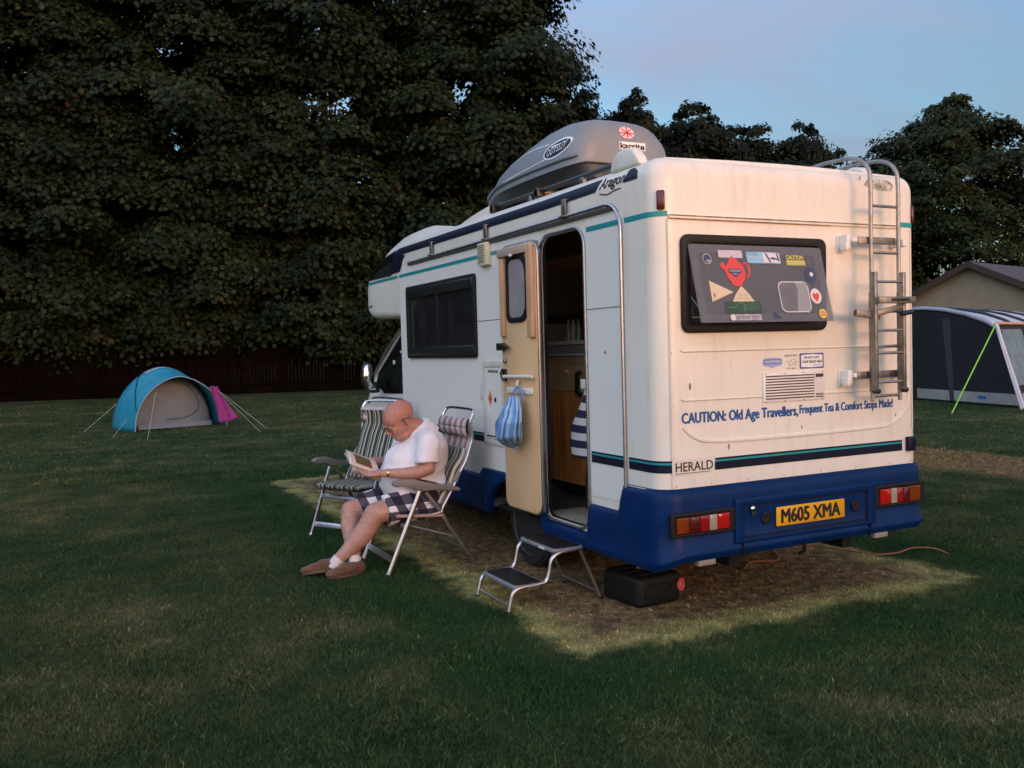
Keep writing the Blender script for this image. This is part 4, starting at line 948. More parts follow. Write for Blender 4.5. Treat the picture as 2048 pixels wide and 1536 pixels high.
def grid_surf(name,fn,nu,nv,mat,parent,thick=.002,uvscale=(1,1),smooth=True):
    vs=[fn(i/nu,j/nv) for j in range(nv+1) for i in range(nu+1)]
    fs=[(j*(nu+1)+i,j*(nu+1)+i+1,(j+1)*(nu+1)+i+1,(j+1)*(nu+1)+i) for j in range(nv) for i in range(nu)]
    me=bpy.data.meshes.new(name); me.from_pydata([tuple(v) for v in vs],[],fs); me.update()
    uvl=me.uv_layers.new(name='UVMap')
    for p in me.polygons:
        for li in p.loop_indices:
            vi=me.loops[li].vertex_index; uvl.data[li].uv=((vi%(nu+1))/nu*uvscale[0],(vi//(nu+1))/nv*uvscale[1])
    o=link(name,me,mat,parent,smooth)
    if thick: s=o.modifiers.new('s','SOLIDIFY'); s.thickness=thick; s.offset=0
    return o
bag_m=stripe_mat('bag_stripes',[(.3,(.10,.26,.52)),(.22,(.42,.54,.70)),(.2,(.06,.17,.40)),(.28,(.28,.44,.66))],.19,rough=.35,bump=.3)
cb=empty('carrier_bag',(xf-.02,1.545,1.33)); tag(cb,'blue and white striped plastic carrier bag hanging from the rail inside the open door','carrier bag')
def bagf(u,v):
    a=2*PI*u; # v 0 top ->1 bottom
    prof=[(0,.055),(.12,.075),(.3,.115),(.55,.155),(.8,.16),(.93,.11),(1,.015)]
    for i in range(len(prof)-1):
        if prof[i][0]<=v<=prof[i+1][0]: t=(v-prof[i][0])/(prof[i+1][0]-prof[i][0]); t=t*t*(3-2*t); r_=prof[i][1]*(1-t)+prof[i+1][1]*t
    wr=1+.10*math.sin(9*a+4*v)*(1-abs(v-.45))+.05*math.sin(17*a-5*v)
    y=r_*math.cos(a)*wr+.02*v; x=-.03-abs(.45*r_)*(1+.0)-.42*r_*math.sin(a)*wr; x=min(x,-.004)
    return (x,y+.015*math.sin(6*v+a),-.02-.36*v-.02*math.cos(a)*v)
grid_surf('bag_body',bagf,72,24,bag_m,cb,.0015)
for dy in (-.05,.05):
    MB().tube(catmull([(-.03,dy*1.6,-.05),(-.03,dy*1.3,.0),(-.025,dy*.6,.035),(-.02,dy*.2,.05)],4),.012,6,r2=.004).build('bag_handle',pbr('bag_blue',(.12,.28,.52),.4) if 'bag_blue' not in MATS else MATS['bag_blue'],cb,smooth=True)
# striped jacket hanging inside doorway
jk=empty('striped_jacket',(.24,1.07,1.31)); tag(jk,'navy and white striped top hanging just inside the motorhome doorway','jacket')
jm=stripe_mat('jacket_stripes',[(.48,(.62,.60,.58)),(.52,(.012,.018,.06))],.215,axis='v',rough=.85,bump=.4)
def jf(u,v):
    a=PI*(-.2+1.4*u); z=.06-.48*v
    r_=.06+.14*min(1,v*1.8)*(1-.12*max(0,v-.8)/.2)
    return (-.10*math.sin(a)*(.6+.4*v)+.02*math.sin(9*u+3*v),.0+r_*1.5*math.cos(a+.25)*1.0+.03+.01*math.sin(14*u),z+.05*(u-.5)*(v-.3))
grid_surf('jacket_body',jf,40,30,jm,jk,.006,uvscale=(1,1))
def jc(u,v): return (-.04-.05*math.sin(PI*u),.06*math.cos(PI*u)+.035,.10-.07*v+.02*math.sin(PI*u))
grid_surf('collar',jc,20,4,pbr('collar_white',(.62,.60,.58),.8),jk,.006)
# ================================================================== CAMPING CHAIRS
RedS=stripe_mat('chair_red_stripe',[(.30,(.30,.12,.11)),(.15,(.45,.36,.33)),(.30,(.50,.47,.45)),(.25,(.36,.26,.25))],.118,rough=.8,bump=.35)
GrnS=stripe_mat('pad_green_stripe',[(.20,(.030,.036,.036)),(.08,(.34,.34,.22)),(.12,(.055,.065,.055)),(.08,(.60,.58,.48)),(.18,(.030,.033,.038)),(.12,(.19,.20,.13)),(.09,(.52,.50,.42)),(.13,(.05,.052,.05))],.118,rough=.9,bump=.5)
M_arm=pbr('armrest_grey',(.19,.175,.16),.5,var=.08,bump=.1,bscale=200)
back_pts=[(-.085,.425),(-.10,.46),(-.185,.60),(-.25,.72),(-.30,.80),(-.34,.91),(-.358,.965),(-.350,1.04),(-.345,1.10),(-.375,1.15),(-.39,1.178)]
HW=.29
def seg_interp(P,t):
    L_=[0]
    for i in range(1,len(P)): L_.append(L_[-1]+math.dist(P[i],P[i-1]))
    d=t*L_[-1]
    for i in range(1,len(P)):
        if d<=L_[i]+1e-9:
            q=(d-L_[i-1])/(L_[i]-L_[i-1]); return tuple(P[i-1][k]*(1-q)+P[i][k]*q for k in range(len(P[0])))
    return P[-1]
def make_chair():
    r=empty('camping_chair')
    for s in (-1,1):
        y=s*.31
        MB().tube([(.355,y,.0),(.09,y,.60)],.012,10,r2=.019,up=(0,1,0)).build('front_leg',M_steel if False else M_alu,r,smooth=True)
        MB().tube([(.355,y,.0),(.345,y,.022)],.016,8,r2=.023,up=(0,1,0)).build('foot_cap',M_alu,r)
        MB().tube([(.04,y+s*-.02,.585),(-.07,y-s*.02,.44),(-.15,y-s*.02,.30),(-.355,y-s*.02,.0)],.011,10,r2=.018,up=(0,1,0)).build('rear_leg',M_aludull,r,smooth=True)
        bp=[(x,s*HW,z) for x,z in back_pts[:-1]]
        MB().tube(catmull([(.0,s*HW,.41)]+bp,3),.012,10).build('back_tube',M_alu,r,smooth=True)
        MB().tube([(.27,s*HW,.425),(-.10,s*HW,.395)],.012,10).build('seat_tube',pbr('seat_tube_pink',(.42,.27,.23),.6) if 'seat_tube_pink' not in MATS else MATS['seat_tube_pink'],r,smooth=True)
        # armrest: shaped profile in x-z
        prof=[(.295,.655),(.31,.675),(.285,.692),(.24,.700),(.15,.698),(.05,.672),(-.10,.635),(-.215,.606),(-.235,.590),(-.225,.575),(-.17,.582),(-.02,.600),(.06,.600),(.12,.618),(.20,.655),(.245,.652),(.27,.645)]
        a=MB().prism(prof,(0,y+.026,0),XP,ZP,0,.052).build('armrest',M_arm,r,bevel=.010,seg=3)
        m=MB()
        for k in range(7): m.box((.10-k*.022,y,.688-k*.006),(.008,.062,.010),rot=Matrix.Rotation(.25,3,'Y'))
        m.build('armrest_slots',M_blackgl,a)
        MB().tube([(.27,y,.66),(.14,y+.0,.645)],.010,6,r2=.030,up=(0,0,1)).build('armrest_bar',M_arm,a)  # flat bar under the armrest, in its own grey
        m=MB(); m.box((-.15,s*(HW+.018),.62),(.045,.012,.03),rot=Matrix.Rotation(-1.0,3,'Y')); m.box((-.225,s*(HW+.006),.68),(.022,.016,.09),rot=Matrix.Rotation(-.45,3,'Y')); m.build('back_bracket',M_grey,r,bevel=.003)
    MB().tube(catmull([(-.350,-HW,1.06),(-.352,-HW,1.11),(-.375,-HW+.01,1.155),(-.392,-HW+.05,1.18),(-.395,0,1.185),(-.392,HW-.05,1.18),(-.375,HW-.01,1.155),(-.352,HW,1.11),(-.350,HW,1.06)],4),.012,10).build('top_rail',M_steel,r,smooth=True)
    MB().box((.312,0,.10),(.012,.60,.045),rot=Matrix.Rotation(-.41,3,'Y')).build('front_crossbar',M_alu,r,bevel=.003)
    MB().box((.215,0,.345),(.012,.60,.040),rot=Matrix.Rotation(-.41,3,'Y')).build('front_crossbar',M_alu,r,bevel=.003)
    MB().tube([(-.28,-.29,.11),(-.28,.29,.11)],.010,8).build('rear_crossbar',M_aludull,r,smooth=True)
    MB().tube([(.27,-HW,.425),(.27,HW,.425)],.012,8).build('seat_bar',M_aludull,r,smooth=True)
    # stay struts
    for s in (-1,1): MB().tube([(.22,s*.27,.36),(-.20,s*.27,.22)],.008,8,r2=.012).build('stay',M_grey,r,smooth=True)
    def fb(u,v):
        x,z=seg_interp(back_pts[1:-2],v); y=(u-.5)*2*(HW-.004)
        return (x-.014*math.sin(PI*u)*1.2+.006,y,z)
    grid_surf('back_fabric',fb,16,24,RedS,r,.004,uvscale=(.58,1))
    def fs(u,v): return (.27-.36*v,(u-.5)*2*HW,.432-.026*v-.02*math.sin(PI*v)*math.sin(PI*u))
    grid_surf('seat_fabric',fs,12,12,RedS,r,.004,uvscale=(.58,1))
    # rolled headrest
    def fh(u,v):
        a=2*PI*v; x,z=(-.338+.030*math.cos(a),1.045+.068*math.sin(a)); return (x,(u-.5)*2*(HW-.01),z+.004*math.sin(40*u))
    grid_surf('headrest',fh,16,16,RedS,r,.002,uvscale=(.58,1))
    return r
ch1=make_chair(); ch1.location=(-.55,2.5,0); ch1.rotation_euler=(0,0,PI)
tag(ch1,'aluminium reclining camping chair with red striped headrest that the man sits in','chair','reclining camping chairs')
ch2=ch1.copy(); COL.objects.link(ch2)
for c_ in list(ch1.children):
    d=c_.copy(); COL.objects.link(d); d.parent=ch2
    for g_ in c_.children: e=g_.copy(); COL.objects.link(e); e.parent=d
ch2.location=(-.572,3.906,0); ch2.rotation_euler=(0,0,math.radians(210))
tag(ch2,'empty aluminium reclining camping chair behind the reading man','chair','reclining camping chairs')
def pad(loc,rz,label,vtop,head):
    r=empty('seat_pad',loc,rz); tag(r,label,'cushion','striped chair pads')
    def fb(u,v):
        x,z=seg_interp(back_pts[1:-2],v*vtop+.03); y=(u-.5)*2*(.255)
        return (x+.030+.012*math.sin(PI*u)+.006*math.sin(12*v),y+.012*math.sin(9*v)*(1 if head else .5),z+.004)
    b=grid_surf('pad_back',fb,40,40,GrnS,r,.028,uvscale=(.52,1))
    def fs(u,v): return ((.335 if head else .20)-(.40 if head else .27)*v,(u-.5)*2*(.26 if head else .235),.468-.018*v-.014*math.sin(PI*v)*math.sin(PI*u)-.02*max(0,.12-v)*6*(.12-v)/.12)
    s=grid_surf('pad_seat',fs,30,20,GrnS,r,.034,uvscale=(.52,1))
    if head:
        def fh(u,v):
            a=-.4+2.6*v; return (-.345+.040*math.cos(a),(u-.5)*2*.27,1.105+.022*math.sin(a))
        grid_surf('pad_top',fh,16,10,pbr('pad_cream',(.50,.42,.40),.9,var=.2,vscale=30),r,.008)
    else:
        MB().tube([(-.30,-.255,.88),(-.30,.255,.885)],.012,6).build('pad_piping',M_grey,r,smooth=True)
    return r
pad((-.55,2.5,0),PI,'dark green striped cushion behind the back of the seated man',.66,False)
pad((-.572,3.906,0),math.radians(210),'green and white striped pad on the empty chair',.985,True)
# ================================================================== PERSON
def skin_mat():
    m=bpy.data.materials.new('skin'); m.use_nodes=True; nt=m.node_tree; L=nt.links.new; b=nt.nodes['Principled BSDF']
    tc=nd(nt,'ShaderNodeTexCoord'); s=nd(nt,'ShaderNodeSeparateXYZ'); L(tc.outputs['Object'],s.inputs[0])
    n=noise(nt,tc.outputs['Object'],14,6,.6); r=ramp(nt,[(.3,(.40,.215,.16)),(.7,(.50,.30,.235))]); L(n,r.inputs[0])
    hd=mth(nt,'MULTIPLY',mth(nt,'SUBTRACT',s.outputs[2],.55,clamp=True),1.6,clamp=True)
    c=mixc(nt,hd,r.outputs[0],(.41,.19,.145)); 
    n2=noise(nt,tc.outputs['Object'],45,4,.6); r2=ramp(nt,[(.45,(1,1,1)),(.75,(.78,.62,.58))]); L(n2,r2.inputs[0]); c=mixc(nt,.8,c,r2.outputs[0],'MULTIPLY')
    L(c,b.inputs['Base Color']); b.inputs['Roughness'].default_value=.5; b.inputs['Subsurface Weight'].default_value=.12; b.inputs['Subsurface Radius'].default_value=(.02,.008,.004); b.inputs['Subsurface Scale'].default_value=.5
    n3=noise(nt,tc.outputs['Object'],120,5); bp=nd(nt,'ShaderNodeBump'); bp.inputs['Strength'].default_value=.25; bp.inputs['Distance'].default_value=.003; L(n3,bp.inputs['Height']); L(bp.outputs[0],b.inputs['Normal'])
    return m
M_skin=skin_mat()
pe=empty('person',(-.62,2.5,0)); tag(pe,'bald man in glasses, white t-shirt and checked shorts sitting and reading a magazine','person')
O=V((-.62,2.5,0))
def w2(p): return V(p)-O
class PB(MB):
    def c(s,p0,r0,p1,r1): return s.caps(w2(p0),r0,w2(p1),r1)
    def chain(s,P):
        for i in range(len(P)-1): s.c(P[i][0],P[i][1],P[i+1][0],P[i+1][1])
    def e(s,p,r,M=None): return s.sphere(w2(p),r,M,24,16)
# head frame
hc=V((-.690,2.487,1.118)); tilt=math.radians(27); yw=math.radians(9)
Fh=V((-math.cos(tilt),0,-math.sin(tilt))); Uh=V((-math.sin(tilt),0,math.cos(tilt))); 
Rz=Matrix.Rotation(yw,3,'Z'); Fh=Rz@Fh; Uh=Rz@Uh; Sh=Uh.cross(Fh)  # Sh points to camera side?
if Sh.y>0: Sh=-Sh
HM=Matrix((Fh,Sh,Uh)).transposed()   # local (f,s,u)
def H(f,s,u): return hc+Fh*f+Sh*s+Uh*u
b=PB()
he=lambda f,s,u,r: b.e(H(f,s,u),r,HM)
he(-.022,0,.045,(.132,.096,.104)); he(.02,0,.035,(.100,.086,.088)); he(.022,0,-.045,(.088,.076,.092)); he(.052,0,-.115,(.045,.048,.035)); he(.01,0,-.115,(.080,.072,.048)); he(-.055,0,-.085,(.085,.080,.080))
for s in (-1,1):
    he(.072,s*.040,-.040,(.036,.030,.036)); b.c(H(.100,s*.012,.022),.013,H(.092,s*.050,.026),.011); he(.104,s*.034,-.006,(.012,.017,.010))
    b.e(H(-.026,s*.094,-.012),(.023,.011,.036),HM); b.e(H(-.018,s*.103,.004),(.019,.006,.021),HM); b.e(H(-.020,s*.097,-.040),(.012,.008,.013),HM)
    b.c(H(.098,0,-.083),.010,H(.090,s*.024,-.087),.006); b.c(H(.094,0,-.098),.010,H(.086,s*.02,-.098),.006)
    b.e(H(.118,s*.014,-.046),(.012,.009,.010),HM)
b.c(H(.108,0,.018),.011,H(.130,0,-.036),.016); b.c(H(.130,0,-.036),.016,H(.110,0,-.05),.012)
# neck & torso
b.c((-.50,2.5,1.02),.095,H(-.045,0,-.075),.078)
b.e((-.47,2.5,.90),(.12,.19,.12)); b.e((-.50,2.5,.86),(.18,.21,.17)); b.e((-.58,2.5,.67),(.235,.225,.17)); b.e((-.46,2.5,.54),(.15,.20,.12))
for s,sh in ((-1,(-.53,2.27,.955)),(1,(-.53,2.73,.955))): b.c((-.51,2.5+s*.08,.955),.058,(sh[0],sh[1],sh[2]-.015),.056)
# left (near) arm
b.chain([((-.545,2.265,.93),.056),((-.555,2.235,.84),.053),((-.553,2.22,.765),.052)])
b.chain([((-.553,2.22,.765),.052),((-.64,2.235,.735),.050),((-.76,2.265,.735),.042),((-.855,2.30,.742),.031)])
b.c((-.855,2.30,.742),.029,(-.90,2.315,.742),.027)
def hand(b,wr,dirn,up,side,curl,flip=1,thumb=None):
    """wr wrist point, dirn finger direction, up = back of hand normal, side = towards thumb"""
    D=V(dirn).normalized(); U=V(up).normalized(); U=(U-D*U.dot(D)).normalized(); S=V(side).normalized(); S=(S-D*S.dot(D)-U*S.dot(U)).normalized()
    M=Matrix((D,S,U)).transposed()
    b.e(V(wr)+D*.050,(.055,.040,.018),M); b.c(V(wr)+D*.0,.022,V(wr)+D*.03,.022)
    for i,(o,l) in enumerate(((.030,.075),(.010,.085),(-.010,.078),(-.029,.062))):
        p=V(wr)+D*.088+S*o; ang=curl[i] if isinstance(curl,(list,tuple)) else curl; d=D.copy(); r=.0098
        b.c(V(wr)+D*.055+S*o*.9,.011,p,.0105)
        for k,fr in enumerate((.45,.32,.23)):
            q=Matrix.Rotation(ang*(1 if k else .6),3,S.cross(D).cross(D) if False else S)
            # bend towards -U
            c_,s_=math.cos(ang*(.7 if k==0 else 1)),math.sin(ang*(.7 if k==0 else 1))
            d2=(d*c_-U_(d,S,U)*s_).normalized(); p2=p+d2*l*fr; b.c(p,r,p2,r*.92); p=p2; d=d2; r*=.93
    t=thumb or (.3,.6,.4)
    p=V(wr)+D*.022+S*.030-U*.004; d=(D*t[0]+S*t[1]-U*t[2]).normalized(); p2=p+d*.036; b.c(p,.0145,p2,.012); d=(d+D*.9).normalized(); p3=p2+d*.030; b.c(p2,.012,p3,.0105); p4=p3+(d+D*.4).normalized()*.022; b.c(p3,.0105,p4,.009)
def U_(d,S,U):
    n=S.cross(d); 
    return n.normalized() if n.dot(U)>0 or abs(n.dot(U))<1e-6 else -n.normalized()
# magazine spine frame: near (reader) end N, far end Fm
mN=V((-.880,2.415,.722)); mF=V((-1.075,2.405,.808))
hand(b,(-.90,2.315,.742),(-.93,.36,.0),(.15,.3,-1.0),(.0,1,.3),.30,thumb=(.6,.5,-.55))
# right (far) arm
b.chain([((-.545,2.735,.93),.056),((-.58,2.775,.84),.053),((-.60,2.78,.77),.050)])
b.chain([((-.60,2.78,.77),.050),((-.70,2.755,.765),.045),((-.79,2.71,.785),.036),((-.855,2.67,.800),.028)])
hand(b,(-.865,2.665,.80),(-.75,-.60,.12),(.0,.5,-1.0),(-.3,-.4,.6),.35,thumb=(.6,.3,-.5))
# legs : left (near)
hipL=V((-.47,2.385,.50)); knL=V((-.950,2.345,.440)); hipR=V((-.47,2.615,.50)); knR=V((-1.045,2.635,.430))
b.chain([(hipL,.125),((-.70,2.365,.475),.105),(knL,.080)])
b.chain([(knL,.079),((-1.00,2.36,.345),.078),((-1.06,2.375,.265),.076),((-1.150,2.395,.178),.056),((-1.222,2.405,.118),.042),((-1.255,2.41,.078),.038)])
b.chain([(hipR,.125),((-.75,2.625,.47),.105),(knR,.080)])
b.chain([(knR,.078),((-1.072,2.58,.33),.074),((-1.082,2.50,.23),.066),((-1.095,2.42,.15),.048),((-1.105,2.375,.095),.036)])
body_p=b.build('body',M_skin,pe); remesh(body_p,.0042,3,.5)
# ---- t-shirt
M_shirt=pbr('white_cotton',(.72,.70,.74),.85,bump=.16,bscale=16,var=.05,vscale=10,sheen=.2)
t=PB(); t.caps
t.e((-.455,2.5,.90),(.155,.215,.140)); t.e((-.50,2.5,.84),(.205,.225,.190)); t.e((-.575,2.5,.79),(.235,.225,.17)); t.e((-.575,2.5,.72),(.262,.235,.17)); t.e((-.585,2.5,.645),(.262,.242,.165)); t.e((-.47,2.5,.60),(.185,.235,.15)); t.e((-.60,2.5,.57),(.225,.225,.095))
for s,sh in ((-1,(-.53,2.27,.955)),(1,(-.53,2.73,.955))): t.c((-.50,2.5+s*.07,.970),.088,sh,.086)
t.tube([w2(p) for p in [(-.52,2.275,.97),(-.55,2.245,.90),(-.560,2.23,.80)]],[.088,.088,.094],16)
t.tube([w2(p) for p in [(-.52,2.725,.97),(-.56,2.755,.90),(-.59,2.775,.81)]],[.088,.088,.094],16)
# collar: rises to the neck
t.tube([w2(p) for p in [(-.48,2.5,.97),(-.52,2.5,1.035),(-.545,2.498,1.075)]],[.15,.118,.100],20)
shirt=t.build('t_shirt',M_shirt,pe); remesh(shirt,.007,16,.6)
# wrinkle displacement in geometry
def fold(o,f):
    nn=[v.normal.copy() for v in o.data.vertices]; cc=[v.co.copy() for v in o.data.vertices]
    o.data.vertices.foreach_set('co',[q for c_,n_ in zip(cc,nn) for q in (c_+n_*f(c_+O))]); o.data.update()
def shirtfold(p):
    a=0
    if p.z<.84: a+=.0050*math.sin(p.z*50+p.x*16+3*math.sin(p.x*9))*sm(.84,.72,p.z)
    if p.y<2.42: a+=.0022*math.sin(p.x*42+p.z*18+3*math.sin(p.z*11))+.0016*math.sin((p.x-p.z)*37+2*math.sin(p.z*21))
    a+=.0035*math.sin(p.x*30-p.z*36+2*math.sin(p.y*20))*sm(.60,.95,p.z)
    return a
fold(shirt,shirtfold)
# ---- shorts with gingham
def check_mat():
    m=bpy.data.materials.new('gingham'); m.use_nodes=True; nt=m.node_tree; L=nt.links.new; b=nt.nodes['Principled BSDF']
    a=nd(nt,'ShaderNodeAttribute'); a.attribute_name='clothuv'; s=nd(nt,'ShaderNodeSeparateXYZ'); L(a.outputs['Vector'],s.inputs[0])
    P_=.15
    u=mth(nt,'LESS_THAN',mth(nt,'FRACT',mth(nt,'DIVIDE',s.outputs[0],P_)),.52); v=mth(nt,'LESS_THAN',mth(nt,'FRACT',mth(nt,'DIVIDE',s.outputs[1],P_)),.52)
    sm_=mth(nt,'MULTIPLY',mth(nt,'ADD',u,v),.5); r=ramp(nt,[(0,(.80,.76,.82)),(.34,(.070,.070,.10)),(.75,(.014,.012,.028))],'CONSTANT'); L(sm_,r.inputs[0]); L(r.outputs[0],b.inputs['Base Color']); b.inputs['Roughness'].default_value=.9
    tc=nd(nt,'ShaderNodeTexCoord'); n=noise(nt,tc.outputs['Object'],22,5); bp=nd(nt,'ShaderNodeBump'); bp.inputs['Strength'].default_value=.4; bp.inputs['Distance'].default_value=.02; L(n,bp.inputs['Height']); L(bp.outputs[0],b.inputs['Normal'])
    return m
sh_=PB(); 
sh_.e((-.47,2.5,.525),(.185,.235,.125)); sh_.e((-.56,2.5,.50),(.19,.225,.10))
endL=V((-.875,2.348,.452)); endR=V((-.985,2.634,.442))
sh_.tube([w2(hipL),w2((-.66,2.37,.478)),w2(endL)],[.140,.133,.116],20)
sh_.tube([w2(hipR),w2((-.70,2.622,.472)),w2(endR)],[.140,.133,.116],20)
sh_.e((-.66,2.5,.49),(.16,.12,.075))
shorts=sh_.build('shorts',check_mat(),pe); remesh(shorts,.007,4,.5)
at=shorts.data.attributes.new('clothuv','FLOAT_VECTOR','POINT')
for i,v in enumerate(shorts.data.vertices):
    p=v.co+O; near=p.y<2.5; h,e=(hipL,endL) if near else (hipR,endR); ax=(e-h).normalized(); q=p-h; u=q.dot(ax); rr=q-ax*u; ang=math.atan2(rr.z,rr.y)
    at.data[i].vector=(u+.02*math.sin(p.z*20)+(.03 if near else 0),ang*.115+.35*u*.3+(.02 if near else .06),0)
fold(shorts,lambda p:.004*math.sin(p.x*40+p.z*30)*(1 if p.x<-.6 else .6))
# ---- socks, shoes
M_sock=pbr('white_sock',(.66,.62,.62),.9,bump=.3,bscale=200)
def ftube(name,P,rs,mat): return MB().tube([w2(p) for p in P],rs,16).build(name,mat,pe,smooth=True)
ftube('sock',[(-1.215,2.402,.125),(-1.245,2.408,.09),(-1.26,2.415,.06)],[.0475,.0475,.047],M_sock)
ftube('sock',[(-1.10,2.390,.118),(-1.106,2.372,.09),(-1.115,2.37,.05)],[.0465,.046,.045],M_sock)
M_suede=pbr('tan_suede',(.125,.058,.030),.85,var=.22,vscale=20,bump=.3,bscale=90,sheen=.2); M_sole=pbr('shoe_sole',(.10,.055,.035),.7,var=.2)
def shoe(heel,toe,lift_h,lift_t,roll=0):
    r=PB(); H_=V((*heel,lift_h)); T_=V((*toe,lift_t)); D=(T_-H_).normalized(); S=V((0,0,1)).cross(D).normalized(); U=D.cross(S)
    if roll: 
        Rm=Matrix.Rotation(roll,3,D); S=Rm@S; U=Rm@U
    Lg=(T_-H_).length; M=Matrix((D,S,U)).transposed()
    at_=lambda f,s,u: H_+D*Lg*f+S*s+U*u
    r.e(at_(.10,0,.050),(.055,.040,.050),M); r.e(at_(.16,0,.070),(.060,.040,.040),M); r.e(at_(.38,0,.055),(.085,.044,.045),M); r.e(at_(.62,0,.045),(.090,.050,.036),M); r.e(at_(.80,0,.038),(.072,.052,.030),M); r.e(at_(.45,0,.075),(.055,.030,.025),M)
    up=r.build('shoe',M_suede,pe); remesh(up,.006,4,.5)
    n=28; pts=[]
    for k in range(n):
        a=2*PI*k/n; f=.5-.5*math.cos(a)*1.0; wd=(.040+.018*math.sin(f*PI*.9)**2+.006*f); pts.append((Lg*(f*1.02-.02),wd*math.sin(a)*.98 if abs(math.sin(a))>.01 else 0))
    m=MB().prism(pts,w2(H_),D,S,0.0,.024); so_=m.build('sole',M_sole,up,bevel=.006)
    m=MB()
    for f in (.42,.50): m.tube([w2(at_(f,-.040,.060)),w2(at_(f,-.02,.092)),w2(at_(f,0,.100)),w2(at_(f,.02,.092)),w2(at_(f,.040,.060))],.008,6,r2=.004)
    m.tube([w2(at_(.18,.042,.072)),w2(at_(.30,.046,.060)),w2(at_(.45,.048,.052))],.005,6)
    m.tube([w2(at_(.18,-.042,.072)),w2(at_(.30,-.046,.060)),w2(at_(.45,-.048,.052))],.005,6)
    m.build('shoe_strap',M_suede,up,smooth=True)
shoe((-1.20,2.385),(-1.475,2.50),.035,.005,.25)
shoe((-1.055,2.365),(-1.335,2.30),.0,.0)
# ---- glasses
M_gl=pbr('glasses_frame',(.018,.009,.007),.3)
gl=empty('glasses',(0,0,0)); gl.parent=pe
def HO(f,s,u): return w2(H(f,s,u))
m=MB()
for s in (-1,1):
    c_=[HO(.128+.0*k,s*.033+.024*math.cos(2*PI*k/14),-.006+.017*math.sin(2*PI*k/14)) for k in range(14)]
    m.tube(c_,.0038,5,closed=True)
m.tube([HO(.128,-.010,.0),HO(.132,0,.003),HO(.128,.010,.0)],.002,5)
m.build('glasses_rim',M_gl,gl,smooth=True)
for s in (-1,1):
    MB().tube([HO(.128,s*.057,.0),HO(.110,s*.088,.003),HO(.03,s*.101,.010)],.0018,5).build('glasses_arm',pbr('gold_metal',(.45,.30,.20),.4,metal=.5) if 'gold_metal' not in MATS else MATS['gold_metal'],gl,smooth=True)
    MB().tube([HO(.03,s*.101,.010),HO(-.01,s*.109,.018),HO(-.045,s*.108,.0)],.0036,5).build('glasses_tip',M_gl,gl,smooth=True)
m=MB()
for s in (-1,1): m.tube([HO(.112,s*.018,.032),HO(.108,s*.036,.037),HO(.098,s*.054,.032)],.0045,5,r2=.003)
m.build('eyebrows',pbr('eyebrow_hair',(.20,.10,.06),.9),pe,smooth=True)
# stubble / short fringe of hair round the back of the head
# watch
MB().tube([w2((-.840,2.295,.742)),w2((-.858,2.301,.742))],[.0345,.0335],18).build('watch',pbr('watch_gold',(.62,.48,.25),.25,metal=.9),pe,smooth=True)
# ================================================================== MAGAZINE
mg=empty('magazine',tuple(mN)); tag(mg,'open colour magazine held in the hands of the seated man','magazine')
ax=(mF-mN).normalized(); Ls=.25
pm=bpy.data.materials.new('printed_page'); pm.use_nodes=True; nt=pm.node_tree; L=nt.links.new; bb=nt.nodes['Principled BSDF']; uv=nd(nt,'ShaderNodeUVMap'); s=nd(nt,'ShaderNodeSeparateXYZ'); L(uv.outputs[0],s.inputs[0])
# picture block: green/brown photo, text lines elsewhere
def inr(x,a,b_): return mth(nt,'MULTIPLY',mth(nt,'GREATER_THAN',x,a),mth(nt,'LESS_THAN',x,b_))
ln=mth(nt,'GREATER_THAN',mth(nt,'FRACT',mth(nt,'MULTIPLY',s.outputs[0],26)),.5); tx=mth(nt,'MULTIPLY',ln,inr(s.outputs[0],.06,.94)); tx=mth(nt,'MULTIPLY',tx,inr(s.outputs[1],.08,.9)); tx=mth(nt,'MULTIPLY',tx,.5)
c=mixc(nt,tx,(.66,.56,.50),(.22,.18,.15))
n=noise(nt,uv.outputs[0],9,5); rr=ramp(nt,[(.35,(.30,.07,.04)),(.48,(.10,.07,.03)),(.6,(.03,.09,.02)),(.75,(.14,.16,.05))]); L(n,rr.inputs[0])
pic=mth(nt,'MULTIPLY',inr(s.outputs[0],.22,.78),inr(s.outputs[1],.18,.86)); c=mixc(nt,pic,c,rr.outputs[0]); L(c,bb.inputs['Base Color']); bb.inputs['Roughness'].default_value=.4
pc=pbr('magazine_cover',(.16,.19,.13),.35,var=.5,vscale=14,col2=(.42,.38,.30))
PWD=(.165,.065)
def page(u,v,dirn,curl,lift,s0=0):   # u along spine, v across page
    base=mN+ax*Ls*u
    d=V(dirn).normalized(); nrm=ax.cross(d).normalized(); nrm=nrm if nrm.z>0 else -nrm
    return base+d*PWD[0 if dirn[1]>0 else 1]*v+nrm*(curl*math.sin(PI*v*.9)+lift*v*v)-V(tuple(mN))
grid_surf('right_page',lambda u,v:page(u,v,(-.03,.88,.42),.022,.02),12,14,pm,mg,.0012)
for k in range(3): grid_surf('page_leaf',lambda u,v:page(u,v,(-.03,.90,.40-.03*k),.016-.004*k,.01)-V((0,0,.003*(k+1))),12,10,pbr('paper',(.62,.56,.50),.5) if 'paper' not in MATS else MATS['paper'],mg,.001)
grid_surf('left_page',lambda u,v:page(u,v,(-.05,-.70,-.62),.016,-.01),12,14,pc,mg,.0012)
grid_surf('cover',lambda u,v:page(u,v,(-.05,-.70,-.64),.014,-.012)-V((0,0,.004)),12,14,pc,mg,.0012)
grid_surf('cover',lambda u,v:page(u,v,(-.03,.88,.34),.012,.005)-V((0,0,.008)),12,14,pc,mg,.0012)
